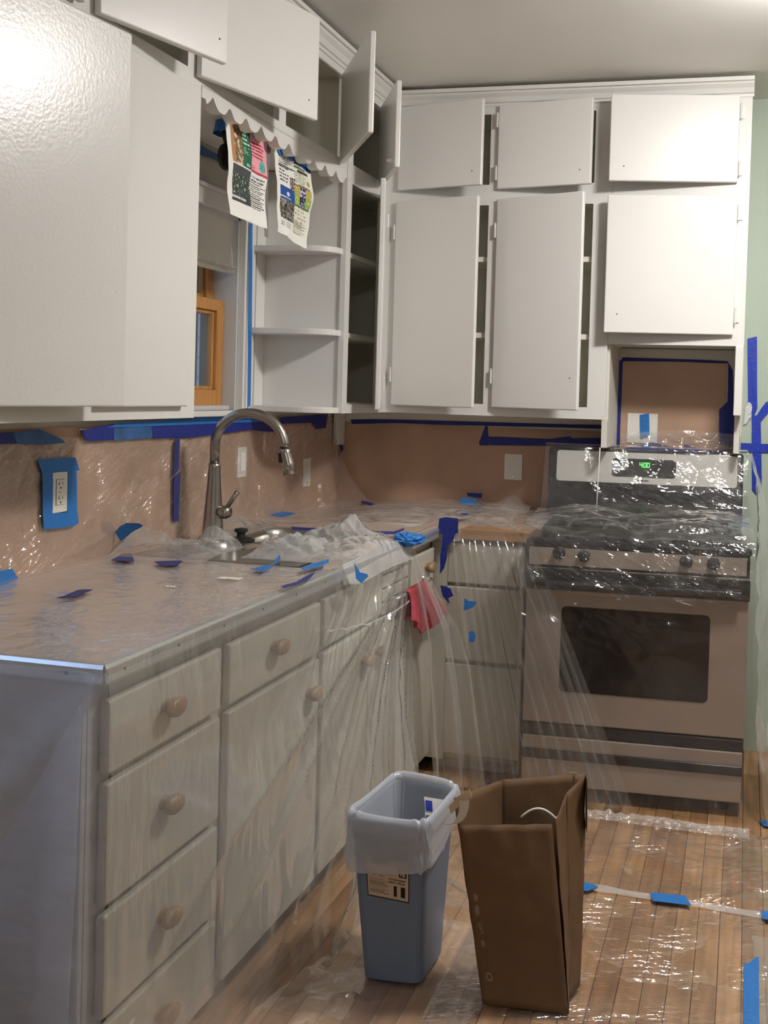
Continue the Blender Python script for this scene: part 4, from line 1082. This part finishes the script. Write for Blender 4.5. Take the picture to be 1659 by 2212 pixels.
# ------------------------------------------------------------------ small black clip lamp under the bridge cabinet
t = thing('clip_lamp', 'small black lamp hanging behind the valance, its top wrapped in blue tape', 'lamp', (.20, -1.49, 2.199))
m = MB(t.location); m.lathe((.214, -1.495, 2.199), [(.038, 0), (.040, -.016), (.032, -.026)], 20); m.build('base', BLACKM, t)
m = MB(t.location); m.tube([(.214, -1.51, 2.172), (.214, -1.532, 2.165), (.214, -1.532, 2.15), (.214, -1.52, 2.135), (.214, -1.515, 2.118)], .007, 10); m.build('arm', BLACKM, t, smooth=True)
m = MB(t.location); m.tube([(.21, -1.512+.030*math.sin(a), 2.092+.030*math.cos(a)) for a in [2*PI*k/24 for k in range(25)]], .010, 10, caps=False); m.build('shade_ring', BLACKM, t, smooth=True)
m = MB(t.location); m.lathe((.21, -1.512, 2.092), [(.024, -.008), (.024, .008), (.010, .016)], 18, 'x'); m.build('lamp_head', BLACKM, t)
m = MB(t.location)
m.grid(lambda u, v: (.214+(.042+.008*v*(1+.4*nz(u*7, v*4)))*math.cos(2*PI*u), -1.495+(.046+.010*v)*math.sin(2*PI*u), 2.1985-.036*v+.005*nz(u*9, v*3)), 36, 5, closeu=True)
m.build('tape_wrap', TAPE_M['l'], t, smooth=True)

# ------------------------------------------------------------------ pink cloth over the towel bar
LEN = [.075, .112, .152, .118, .140]
def cloth(u, v):
    # v 0 front hem .. 1 back hem, over the bar
    y = lerp(-1.125, -.925, u)
    t_ = u*4; i = min(int(t_), 3); Lf = lerp(LEN[i], LEN[i+1], sm(0, 1, t_-i))
    fold = .016*math.sin(u*9.5+1.0) + .009*math.sin(u*21)
    if v < .60:
        d = (1-v/.60)*Lf; z = .7505-d
        x = .701 + (fold+.020)*min(1, d*9) + .05*d
        y += (u-.42)*.34*sm(0, .16, d) + .018*math.sin(u*7+.5)*sm(0, .1, d)
    elif v < .68:
        a = (v-.60)/.08*PI; x = .6885+.0125*math.cos(a); z = .7505+.008*math.sin(a)
    else:
        d = (v-.68)*.30; z = .7505-d; x = .676 - min(.006, d*.08) + .003*math.sin(u*14)
    return (x, y, z)
m = MB((.69, -1.0, .7)); m.grid(cloth, 60, 46)
o = m.build('dish_cloth', PINK, smooth=True, loc=(.69, -1.0, .7)); tag(o, 'pinkish red terry cloth draped over the chrome towel bar', 'cloth')
so = o.modifiers.new('thick', 'SOLIDIFY'); so.thickness = .004; so.offset = 0

# ------------------------------------------------------------------ waste bin, liner and wrapper
BB = [Vector((.905, -2.068)), Vector((1.048, -2.056)), Vector((1.056, -1.885)), Vector((.913, -1.895))]
BT = [Vector((.868, -2.090)), Vector((1.060, -2.094)), Vector((1.066, -1.838)), Vector((.893, -1.802))]
BH = .39
def loopq(Q, r, n=6):
    out = []
    for i in range(4):
        p, a, b = Q[i], (Q[i-1]-Q[i]).normalized(), (Q[(i+1) % 4]-Q[i]).normalized()
        c = p + (a+b)*r
        for k in range(n+1):
            s = k/n
            out.append(p + a*r*(1-s)**2 + b*r*s**2)
    return out
def binloop(h, grow=0.0, r=.03):
    s = h/BH; Q = [BB[i].lerp(BT[i], s) for i in range(4)]; c = sum(Q, Vector((0, 0)))/4
    Q = [q + (q-c).normalized()*grow for q in Q]
    return [Vector((p.x, p.y, h)) for p in loopq(Q, r)]
t = thing('waste_bin', 'slate blue plastic waste bin with white liner, left of the paper bag', 'bin', (.975, -1.97, .012))
bz = .012
m = MB(t.location); L = [binloop(h) for h in (0.0, .004, .10, .20, .30, BH)]; I = [binloop(h, -.004) for h in (BH, .30, .15, .006)]
L[0] = [p + (Vector((.98, -1.975, 0))-p)*.04 for p in L[0]]
allr = L+I; n = len(L[0]); vs = []
for ring in allr: vs += [p + Vector((0, 0, bz)) for p in ring]
fs = [(i*n+k, i*n+(k+1) % n, (i+1)*n+(k+1) % n, (i+1)*n+k) for i in range(len(allr)-1) for k in range(n)]
fs += [tuple(range(n))[::-1], tuple((len(allr)-1)*n+k for k in range(n))]
m.add(vs, fs); m.build('tub', BINB, t, smooth=False)
m = MB(t.location); R1 = [binloop(BH, .0), binloop(BH, .009), binloop(BH-.016, .010), binloop(BH-.016, .002)]
vs = []
for ring in R1: vs += [p + Vector((0, 0, bz)) for p in ring]
m.add(vs, [(i*n+k, i*n+(k+1) % n, (i+1)*n+(k+1) % n, (i+1)*n+k) for i in range(3) for k in range(n)]); m.build('rim', BINB, t)
def label_col(u, v):
    P = (.74, .66, .58); K = (.12, .10, .10); G = (.42, .36, .30)
    if u < .018 or u > .982 or v < .022 or v > .978: return K
    if v > .80 and .12 < u < .55 and (v-.80) > abs(u-.34)*.2: return (.17, .22, .33)
    if .76 < u < .94 and .58 < v < .86:
        if .79 < u < .91 and .62 < v < .82: return P if nz(u*14, v*14) > -.3 else (.45, .38, .34)
        return K
    if .64 < u < .95 and .10 < v < .36:
        k = int(u*95); return K if math.sin(k*12.9)*.5+.5 > .45 else P
    if .52 < u < .95 and .42 < v < .56: return textlines(u, v, .52, .42, .95, .56, 2, 3, G, P, .7)
    if .05 < u < .20 and .54 < v < .62: return textlines(u, v, .05, .54, .2, .62, 1, 1, K, P, .5)
    if .30 < u < .46 and .53 < v < .58: return textlines(u, v, .3, .53, .46, .58, 1, 5, G, P, .5)
    if .06 < u < .52 and .12 < v < .48: return textlines(u, v, .06, .12, .56, .48, 9, 7, (.52, .45, .38), P, .8)
    return P
def label_fn(u, v):
    h = lerp(.205, .305, v); a = BB[0].lerp(BT[0], h/BH); b = BB[1].lerp(BT[1], h/BH)
    q = a.lerp(b, lerp(.20, .80, u)); nrm = Vector((b.y-a.y, -(b.x-a.x))).normalized()
    q = q + nrm*.0012
    return Vector((q.x, q.y, h+bz-(u-.5)*.006)) - Vector(t.location)
printed('label', label_fn, label_col, 96, 70, t)
# liner: folded over the rim, hanging outside, and down inside
t = thing('bin_liner', 'white plastic liner folded over the rim of the blue bin', 'liner', (.975, -1.97, .30))
base = binloop(BH, 0.0, .035); n = len(base)
def at_loop(h, grow, u):
    lp = binloop(min(h, BH), grow, .035); f = (u % 1.0)*n; i = int(f); s = f-i
    p = lp[i % n].lerp(lp[(i+1) % n], s); p.z = h; return p
def skirt(u, v):
    # outside hem: low in front-left, rising towards the right side
    lp = at_loop(BH, 0, u); side = (lp.x-.87)/.2*.5 + max(0, (lp.y+2.09)/.25)*.5
    drop = .135 - .055*min(1, max(0, side)) + .010*nz(u*14, 3) - .045*sm(-2.0, -1.83, lp.y)
    if v < .78:
        s = 1-v/.78
        h = BH + .010 - s*drop; g = .016 + .010*s + .006*nz(u*16, s*2, 1)*(.4+s) + .003*nz(u*50, s*5)
    elif v < .90:
        s = (v-.78)/.12; h = BH + .010 + .009*math.sin(s*PI) + .003*nz(u*24, 7); g = .016 - .026*s
    else:
        s = (v-.90)/.10; h = BH + .010 - s*.012; g = -.010
    p = at_loop(h, g, u); p.z += bz + .004*nz(u*22, v*2); return p
m = MB(t.location); m.grid(skirt, 150, 40, closeu=True); m.build('outer_fold', LINER, t, smooth=True)
def inner(u, v):
    h = BH + .002 - v*.30
    g = -.011 - .004*abs(nz(u*18, v*1.2, 4)) - .003*abs(nz(u*44, v*2, 2)) - .01*v
    p = at_loop(h, g, u); p.z = h + bz; return p
m = MB(t.location); m.grid(inner, 150, 24, closeu=True); m.build('inner_bag', LINER, t, smooth=True)
m = MB((1.02, -1.93, .33))
m.grid(lambda u, v: (1.000+.055*u+.012*math.sin(v*3), -1.965+.05*v+.02*u, .27+.135*v-.01*u), 12, 12)
o = tag(m.build('wrapper', WHITEP, smooth=True, loc=(1.02, -1.93, .33)), 'white plastic wrapper with blue printing inside the lined bin', 'wrapper')
m = MB((1.02, -1.93, .33))
for k in range(4):
    a, b = .06+.24*k, .06+.24*k+.17
    m.add([(1.000+.055*uu_+.012*math.sin(vv_*3), -1.9665+.05*vv_+.02*uu_, .2705+.135*vv_-.01*uu_) for uu_, vv_ in ((.05, a), (.34, a), (.34, b), (.05, b))], [(0, 1, 2, 3)])
m.build('print', TAPE_M['r'], o)

# ------------------------------------------------------------------ brown paper bag
t = thing('paper_bag', 'tall brown paper grocery bag standing open right of the blue bin', 'bag', (1.29, -2.0, .0118))
z0 = .0125
b0, b1, b2, b3 = Vector((1.206, -2.088, z0)), Vector((1.402, -2.068, z0)), Vector((1.409, -1.945, z0)), Vector((1.215, -1.965, z0))
t0, t1 = Vector((1.138, -2.090, .418)), Vector((1.341, -2.012, .418))
t2, t3 = Vector((1.388, -1.812, .472)), Vector((1.192, -1.895, .462))
def bil(a, b, c, d, bulge, nrm, seed):
    def f(u, v):
        p = (a*(1-u)+b*u)*(1-v) + (c*(1-u)+d*u)*v
        return p + Vector(nrm)*(bulge*math.sin(PI*u)*math.sin(PI*v) + .003*ridge(u*3+seed, v*4, seed)*min(1, 4*v) + .002*nz(u*8, v*8, seed))
    return f
bagm = []
def panel(name, f, nu=16, nv=24):
    m = MB(t.location); m.grid(f, nu, nv); o = m.build(name, KRAFT, t, smooth=True)
    s = o.modifiers.new('thick', 'SOLIDIFY'); s.thickness = .0007; s.offset = 0
    return o
panel('front_panel', bil(b0, b1, t0, t1, .006, (.1, -1, 0), 1.0)); panel('back_panel', bil(b3, b2, t3, t2, .004, (0, 1, 0), 2.0))
gl0, gr1 = Vector((1.120, -2.085, .478)), Vector((1.346, -2.008, .424))
# left gusset (higher than the front), right gusset folded in along a crease
panel('left_gusset', bil(b0, b3, gl0, t3, .010, (1, .2, 0), 3.0))
cb, ct = (b1+b2)/2 + Vector((-.012, 0, .0)), Vector((1.352, -1.900, .452))
panel('right_gusset', bil(b1, cb, gr1, ct, 0, (1, 0, 0), 4.0), 8); panel('right_gusset', bil(cb, b2, ct, t2, 0, (1, 0, 0), 5.0), 8)
m = MB(t.location); m.add([b0, b1, cb, b2, b3], [(0, 1, 2, 3, 4)]); m.build('bottom', KRAFT, t)
m = MB(t.location); m.grid(lambda u, v: t2 + Vector((.012*u+.004*v, -.055*u, -.13*v+.006*u)), 4, 8); o = m.build('torn_flap', KRAFT, t)
s = o.modifiers.new('thick', 'SOLIDIFY'); s.thickness = .0007
m = MB(t.location)   # flat paper handle standing off the left front corner
pts = [(1.118, -2.088, .440), (1.128, -2.094, .458), (1.150, -2.100, .480), (1.170, -2.104, .492)]
m.grid(lambda u, v: Vector(pts[0]).lerp(Vector(pts[3]), u) + Vector((-.006*v, 0, .018*v)) + Vector((0, 0, .004*math.sin(PI*u))), 8, 2)
o = m.build('handle', KRAFTL, t); s = o.modifiers.new('thick', 'SOLIDIFY'); s.thickness = .0015
m = MB(t.location)
m.grid(lambda u, v: Vector((1.163-.045*u*u+.004*u, -2.103, .485-.060*math.sin(PI*.5*u)-.004)) + Vector((-.022*(1-v)*(1-.3*u), .002*v, .002*v)), 10, 3)
o = m.build('handle', mat('white_handle_back', (.62, .56, .48), .7), t); s = o.modifiers.new('thick', 'SOLIDIFY'); s.thickness = .0015
m = MB(t.location)   # handle strip at the right rear corner
m.grid(lambda u, v: t2 + Vector((-.040+.022*u-.010*math.sin(PI*v), -.012, -.062*v+.004)), 3, 10)
o = m.build('handle', KRAFTL, t); s = o.modifiers.new('thick', 'SOLIDIFY'); s.thickness = .0012
# faint pale print down the left edge of the front
txt = MB(t.location)
bf = bil(b0, b1, t0, t1, .006, (.1, -1, 0), 1.0)
def smudge(u0, v0, su, sv, hollow=False, n=12):
    ring = [(u0+su*math.cos(2*PI*k/n), v0+sv*math.sin(2*PI*k/n)) for k in range(n)]
    inn = [(u0+su*.5*math.cos(2*PI*k/n), v0+sv*.5*math.sin(2*PI*k/n)) for k in range(n)]
    P = [bf(a_, b_) + Vector((0, -.0016, 0)) for a_, b_ in ring+inn]
    fs = [(k, (k+1) % n, n+(k+1) % n, n+k) for k in range(n)]
    if not hollow: fs.append(tuple(n+k for k in range(n)))
    txt.add(P, fs)
for a_ in ((.085, .60, .022, .022, False), (.085, .53, .026, .030, False), (.095, .445, .024, .020, True), (.105, .415, .020, .016, True), (.10, .345, .022, .022, False), (.125, .165, .042, .028, True)): smudge(*a_)
txt.build('faded_print', mat('faded_pale_print', (.22, .155, .10), .8), t)
t = thing('wire_handle', 'thin white curved handle showing inside the paper bag', 'handle', (1.30, -1.98, .41))
m = MB(t.location); m.tube([(1.262+.085*s-.0, -1.985+.02*s, .395+.040*math.sin(PI*(.15+.75*s))) for s in [k/14 for k in range(15)]], .0028, 8); m.build('loop', WHITEP, t, smooth=True)
m = MB(t.location); m.box(1.343, -1.968, .405, 1.352, -1.955, .415); m.build('end_clip', WHITEP, t)

# thin white string in front of the backguard
t = MB((1.205, -.34, 1.21)); t.tube([(1.205, -.345, 1.216), (1.2045, -.352, 1.15), (1.2035, -.362, 1.08), (1.203, -.375, .965)], .0022, 6)
tag(t.build('string', WHITEP, smooth=True, loc=(1.205, -.34, 1.21)), 'thin white string hanging straight down before the left part of the backguard', 'string')

# ------------------------------------------------------------------ plastic film
def sheet(label, fn, nu, nv, m, name='plastic_film', group='clear masking film', split=None):
    p = Vector(fn(.5, .5)); mb = MB(p); mb.grid(fn, nu, nv)
    if split: mb.mi = [1 if j >= split*nv else 0 for j in range(nv) for i in range(nu)]
    o = mb.build(name, m, smooth=True, loc=p)
    return tag(o, label, 'plastic film', group)
# backsplash, left wall
def f(u, v):
    y = lerp(-2.80, -.06, u); z = lerp(.921, 1.262+.008*nz(u*30, 1), v)
    x = .011 + .003*abs(nz(y*9, z*22, 1)) + .0022*ridge(y*5+z*6, z*16-y*3, 2)*sm(-.3, -.9, y)
    k = sm(-.42, -.05, y)
    x += k*(.012 + .16*(1-v)**2.2)
    return (x+.001, y - k*.01, z)
sheet('clear film covering the tan backsplash of the left wall', f, 220, 60, FILM_WALL)
# empty counter, left
def f(u, v):
    x = lerp(.012, .679, u); y = lerp(-2.803, -1.73, v)
    return (x, y, .9178 + .0014*abs(nz(x*16, y*22)) + .0012*max(0, ridge(x*9+y*4, y*7, 4)) + .004*sm(.06, .0, u))
sheet('clear film lying flat over the near empty counter top', f, 110, 130, FILM_TOP)
def f(u, v):
    x = lerp(.012, .90, u); y = lerp(-.955, -.03, v)
    if x > .66: y = lerp(-.672, -.03, v)
    a = .005 + .022*sm(.1, .5, u)
    return (x, y, .919 + .002 + a*max(0, .35+.6*ridge(x*2.6+1, y*8, 3)) + .010*max(0, ridge(x*9, y*15, 6))*sm(.2, .45, u))
sheet('wrinkled clear film over the counter corner beyond the sink', f, 110, 100, FILM_TOP)
def f(u, v):
    x = lerp(.765, 1.05, u); y = lerp(-.70, -.03, v)
    return (x, y, .921 + .012*max(0, ridge(x*8, y*6, 9)) + .05*sm(.35, 0, abs(u-.12))*sm(.4, 1, v) + .006*max(0, ridge(x*22, y*16, 2)))
sheet('clear film over the short wood counter beside the stove', f, 50, 60, FILM_TOP)
# bundle left of sink
def f(u, v):
    x = lerp(.012, .315, u); y = lerp(-1.82, -1.40, v)
    yr = -1.685 + .05*(x-.05)
    hA = lerp(.080, .012, min(1, max(0, (x-.045)/.22)))*sm(.0, .05, x)
    dn = .115 if y < yr else .16
    A = hA*max(0, 1-abs(y-yr)/dn)**.9
    r2 = ((x-.205)/.085)**2+((y+1.535)/.125)**2
    B = .052*max(0, 1-r2)**.75*(.6+.8*facet(x*11, y*9, 4))
    h = max(A, B)
    w = sm(.002, .02, h)
    return (x, y, .9225 + h + w*(.012*(facet(x*15, y*12, 1)-.25) + .006*ridge(x*18+y*12, y*8-x*10, 2)))
sheet('bundled milky film heap left of the sink, blue tape on its top', f, 110, 130, FILM_BUNDLE)
def f(u, v):
    x = lerp(.02, .16, u); y = lerp(-1.32, -.95, v)
    h = math.sin(PI*u)**.8*math.sin(PI*v)**.7
    return (x, y, .922 + .05*h*(.55+.9*facet(x*13, y*10, 8)))
sheet('low milky film heap behind the sink at the backsplash', f, 50, 80, FILM_BUNDLE)
# heap on the front right of the sink
def f(u, v):
    x = lerp(.36, .70, u); y = lerp(-1.66, -1.09, v)
    a = math.exp(-((x-.44)/.09)**2-((y+1.46)/.10)**2); b = math.exp(-((x-.50)/.10)**2-((y+1.20)/.11)**2); c = math.exp(-((x-.60)/.08)**2-((y+1.33)/.18)**2)
    h = max(a*.8, b*1.05, c*.45)
    z = .921 + .080*h*(.62+.75*facet(x*9, y*7, 5)) + sm(.03, .3, h)*(.022*(facet(x*22, y*17, 3)-.2) + .010*ridge(x*16+y*9, y*14, 3))
    if x > .672: z -= (x-.672)*2.2
    return (x, y, max(z, .9215 if x < .672 else 0))
sheet('crumpled milky film heap over the front edge of the sink', f, 130, 190, FILM_HEAP)
CREASE = [(.06, .012, .020), (.14, .010, .012), (.235, .016, .026), (.33, .010, .014), (.42, .018, .030), (.52, .012, .016), (.60, .016, .026), (.70, .010, .014), (.78, .018, .030), (.87, .012, .016), (.95, .016, .022), (1.08, .012, .014), (1.2, .014, .016)]
# front drape of the left run with folds gathered at the tape bunch
PY, PZ = -1.115, .905
def f(u, v):
    y = lerp(-2.806, -1.10, u)
    s = v*1.36                                    # length along the sheet
    d = min(s, .895); z = .914 - d
    dy, dz = y-PY, z-PZ
    ang = math.atan2(-dy, -dz+1e-6); dist = math.hypot(dy, dz)
    near = sm(1.75, .35, dist)                    # gathered part
    fan = math.sin(ang*17 + 2*nz(ang*3, 1)) + .6*math.sin(ang*31+1)
    rip = nz(y*11, z*1.3, 2) + .5*nz(y*27, z*2.5, 5)
    x = .682 + .010*sm(0, .12, d) + d*(.012 + .013*rip*sm(.05, .5, d)) + near*.016*fan*sm(.05, .35, dist)*(.3+d)
    cr_ = 0.0
    for ca, cw_, ch_ in CREASE:
        q_ = (ang + .03*nz(dist*2.0, ca*9) - ca)/cw_
        if abs(q_) < 4: cr_ += ch_*math.exp(-abs(q_)*1.2)
    x += cr_*sm(.06, .4, dist)*sm(2.0, .9, dist)*(.35+.8*d)
    x += .012*sm(.03, .10, d)*sm(.30, .12, d)*sm(-2.2, -1.7, y)*(facet(y*26, z*5, 3)-.15)*1.6   # crinkles under the counter edge
    x += sm(.15, .9, d)*.13*sm(-2.5, -1.6, y)*sm(-1.05, -1.35, y)*d
    yy = y + .03*near*math.sin(ang*9)*sm(.1, .5, d)
    yy = lerp(yy, PY - (PY-yy)*.55, near*sm(.35, .02, d)*.85)
    x = max(x, .6835)
    if s > .895:
        e = s-.895; x += e*.95
        amp = .030*sm(.02, .18, e)*sm(1.02, .86, x if y < -1.7 else .5)
        z = .016*math.exp(-e*16) + .004 + amp*max(0, ridge((y-PY)*3.2+e*3, e*2, 3)+.5*ridge((y-PY)*9+e*7, e*5, 6)) 
        if x > .80 and y > -2.16 and y < -1.72: z = min(z, .0085)
        z = max(z, .0035)
    return (x, yy, z)
sheet('long clear film draped down the front of the left cabinets onto the floor', f, 420, 170, [FILM_DRAPE, FILM_RUN], split=.67)
# hem welt across the drape
def f(u, v):
    y = lerp(-1.86, -1.22, u); z = .78 - .055*sm(0, .9, u)*0 - .045*math.sin(u*2.2) + .006*nz(u*12, 2) + .006*v
    return (.712+.020*u+.004*nz(u*20, v), y, z)
sheet('shiny folded film welt running across the drape below the sink', f, 60, 2, FILM_HEM)
# end sheet, near end of the counter
def f(u, v):
    x = lerp(.0, .690, u); z = lerp(.905, .01, v)
    y = -2.812 - .012*v - .02*sm(.0, .5, v)*sm(.35, .75, u)*sm(1.0, .8, u)
    k = (u - (1-.75*v*1.6))           # diagonal fold from the top right corner
    y -= .012*math.exp(-(k*16)**2) + .005*nz(x*7, z*9, 3) + .003*ridge(x*4, z*12, 6) + .006*sm(-.02, .05, k)
    if u > .97: y += (u-.97)*.5
    return (x, y, z)
sheet('milky film sheet tinted for cool light, hanging over the near end of the counter', f, 90, 110, FILM_END)
def f(u, v):
    x = lerp(0, .66 - .012*v, u); zt = max(.06, .895 - (.68-x)*1.75) ; z = lerp(zt, .012, v)
    return (x, -2.846 - .010*v - .006*math.sin(u*5+v*2) - .006*math.exp(-v*26) + .004*nz(x*8, z*6, 2), z)
sheet('second film layer tinted for cool light, folded diagonally over the near end sheet', f, 70, 70, FILM_END)
# right flap beside the pink cloth
LE = [Vector((.690, -1.105, .905)), Vector((.712, -1.020, .62)), Vector((.725, -.945, .25)), Vector((.735, -.905, .012))]
RE = [Vector((.694, -1.085, .905)), Vector((.800, -.880, .60)), Vector((.835, -.835, .45)), Vector((.885, -.765, .015))]
def pl(P, s):
    s *= len(P)-1; i = min(int(s), len(P)-2); return P[i].lerp(P[i+1], s-i)
def f(u, v):
    p = pl(LE, v).lerp(pl(RE, v), u)
    w = min(1, 3*v)
    p.x += .016*w*math.sin(u*13+1.5*v) + .008*w*math.sin(u*29)
    p.y -= .020*w*math.sin(u*13+1.5*v+.6)
    return p
sheet('tapering clear film flap hanging beside and over the pink cloth', f, 70, 90, FILM_FLAP)
# fan-folded film from the wood counter to the floor before the stove
FOLD = [(.04, .010, 1.0), (.13, .016, 1.6), (.20, .007, .8), (.27, .012, 1.2), (.36, .018, 1.8), (.44, .008, .9), (.52, .013, 1.3), (.61, .018, 1.7), (.69, .008, 1.0), (.77, .014, 1.5), (.86, .018, 1.7), (.93, .008, 1.0)]
def f(u, v):
    top = Vector((.715+.325*u, -.694, .917)); bot = Vector((.865+.56*u, -.850, .012))
    p = top.lerp(bot, v)
    p.y = -.694 - .020*sm(0, .10, v) - .125*v
    g_ = .25*math.sin(u*26+.7*math.sin(v*3)) + .35*nz(u*13, v*1.2, 4)
    for k_, (c_, w_, h_) in enumerate(FOLD):
        q_ = (u + .018*nz(v*1.8, k_*3.1) - c_)/(w_*(.55+.6*v))
        if abs(q_) < 5: g_ += h_*math.exp(-abs(q_)*.9)
    p.y -= .015*sm(.01, .16, v)*g_; p.x += .008*sm(.05, .3, v)*g_
    p.y = min(p.y, -.691, -.70 - .125*sm(.95, 1.02, p.x) - .015*sm(.01, .16, v)*g_*sm(.95, 1.02, p.x))
    p.z += .006*sm(.06, 0, v)*facet(u*14, v*9, 2)
    return p
sheet('fan of tight clear film folds from wood counter to floor left of the stove', f, 420, 120, FILM_FAN)
# film over the stove: backguard, cooktop, front
Rz = Matrix.Rotation(SR, 4, 'Z'); So = Vector(SO)
def SW(x, y, z): return So + (Rz @ Vector((x, y, z)))
prof = [(.585, 1.222), (.545, 1.216), (.505, 1.10), (.480, 1.00), (.430, .965), (.05, .955), (-.030, .925), (-.052, .86), (-.066, .76), (-.060, .60), (-.05, .25), (-.052, .06), (-.056, .012)]
cum = [0]
for a, b in zip(prof, prof[1:]): cum.append(cum[-1]+math.hypot(a[0]-b[0], a[1]-b[1]))
def f(u, v):
    d = v*cum[-1]; i = 0
    while i < len(cum)-2 and cum[i+1] < d: i += 1
    s = (d-cum[i])/(cum[i+1]-cum[i]); y = lerp(prof[i][0], prof[i+1][0], s); z = lerp(prof[i][1], prof[i+1][1], s)
    x = -.012 + .782*u
    guard = sm(.60, .3, d); top = sm(.25, .40, d)*sm(.98, .80, d); low = sm(.85, 1.0, d)
    lump = math.exp(-((x-.17)/.16)**2) + 1.1*math.exp(-((x-.60)/.17)**2)
    z += top*(.030*lump*math.sin(PI*min(1, max(0, (.46-y)/.45)))**.6 + .030*(facet(x*4.2, y*8, 2)-.2) + .012*max(0, ridge(x*3+y, y*15, 5)) + .008*(facet(x*12, y*26, 5)-.2) + .005*ridge(x*9-y*4, y*30, 7))
    y -= guard*(.010 + .016*max(0, ridge(x*3+z*3, z*4-x*2, 2)) + .018*facet(x*7+z*5, z*6-x*4, 4))
    y -= low*(.006*max(0, ridge(x*2.4+z*1.4, z*3.4-x, 8)) + .003*nz(x*12, z*7, 3)) + low*sm(1.25, .98, d)*.020*facet(x*9+z*6, z*13, 7)
    return SW(x, y, z)
sheet('clear crinkled film wrapped over the stove from backguard to floor', f, 230, 300, [FILM_STOVE, FILM_CLEAR], split=.575)
def f(u, v):
    a = pl([Vector((1.790, -.80, .93)), Vector((1.800, -.80, .60)), Vector((1.806, -.80, .30)), Vector((1.845, -.80, .012))], v)
    b = pl([Vector((1.760, -.14, 1.22)), Vector((1.845, -.28, .95)), Vector((1.860, -.40, .45)), Vector((1.905, -.45, .012))], v)
    p = a.lerp(b, u); p.x += .022*math.sin(PI*u)*(.5+v) + .010*ridge(u*3, v*6, 2) + .004*nz(u*14, v*16)
    return p
sheet('milky film hanging loose down the right side of the stove', f, 50, 90, FILM_DRAPE)
# film in the alcove above the backguard
def f(u, v):
    x = lerp(1.25, 1.715, u); top = 1.262 + .022*math.sin(u*2.6)
    z = lerp(1.214, top, v)
    return (x, -.030 - .03*(1-v) - .018*facet(x*14, z*26, 2), z)
sheet('crinkled clear film strip along the foot of the stove alcove', f, 110, 20, FILM_BUNDLE)
# floor film in front of the stove
def f(u, v):
    x = lerp(1.06, 1.87, u); y = lerp(-1.405-.05*u*.8, -.905, v)
    z = .005 + .003*abs(nz(x*9, y*9)) + .012*max(0, ridge(x*2+y*2.5, y*3-x, 5)+.35*ridge(x*9, y*14, 2))*sm(0, .1, v)*sm(1, .9, v) + .016*sm(.80, .94, v)*max(0, .4+.8*crumple(x*15, y*13, 3))
    if x < 1.45 and y < -1.5: z = .0045
    return (x, y, z)
sheet('clear film spread over the floor boards before the stove', f, 200, 140, FILM_FLOOR)
def f(u, v):
    x = lerp(1.06, 1.87, u); y = -1.405-.04*u + lerp(-.012, .016, v)*(1+.5*nz(u*11, 2))
    return (x, y, .007 + .004*v + .003*nz(x*16, v*2))
sheet('white folded film hem taped along the floor', f, 80, 3, FILM_HEM)
def f(u, v):
    x = lerp(1.20, 1.80, u); y = lerp(-.93, -.865, v) - .01*u + .012*nz(x*7, v, 5)
    return (x, y, .014 + .017*math.sin(PI*v)*(.2+1.1*abs(nz(x*13, v*1.6, 4))+.8*max(0, ridge(x*26, v*3, 1))))
sheet('crinkled film ridge lying on the floor at the foot of the stove', f, 110, 14, FILM_HEM)
# floor film at the lower right picture corner
def f(u, v):
    x = lerp(1.803+.02*nz(v*5, 3), 2.3, u); y = lerp(-2.3, -1.565, v)
    return (x, y, .005 + .004*abs(nz(x*9, y*9, 2)) + .004*max(0, ridge(x*4, y*4)))
sheet('clear film patch on the floor at the lower right picture corner', f, 40, 60, FILM_TOP)
# clear film under bin and bag towards the photographer
def f(u, v):
    x = lerp(1.085, 1.84, u); y = lerp(-2.62, -1.46, v)
    z = .004 + .003*abs(nz(x*8, y*8, 7)) + .006*max(0, ridge(x*3-y, y*3, 1))*sm(.0, .1, u)
    if x < 1.47 and y > -2.15 and y < -1.75: z = .008
    return (x, y, min(z, .0105))
sheet('clear film over the floor boards around the paper bag', f, 90, 90, FILM_FLOOR)
# crumpled loose paper scraps on the counter
for k, (x, y, s, lb) in enumerate(((.49, -1.97, .035, 'larger torn white scrap lying on the counter film'), (.415, -2.13, .014, 'tiny white scrap left of the larger torn scrap on the counter'))):
    m = MB((x, y, .922)); m.grid(lambda u, v: (x+(u-.5)*s*1.8, y+(v-.5)*s*.8+.004*nz(u*6, k), .9215+.004*abs(nz(u*5+k, v*5, 2))), 8, 4)
    tag(m.build('paper_scrap', WHITEP, loc=(x, y, .922)), lb, 'scrap')
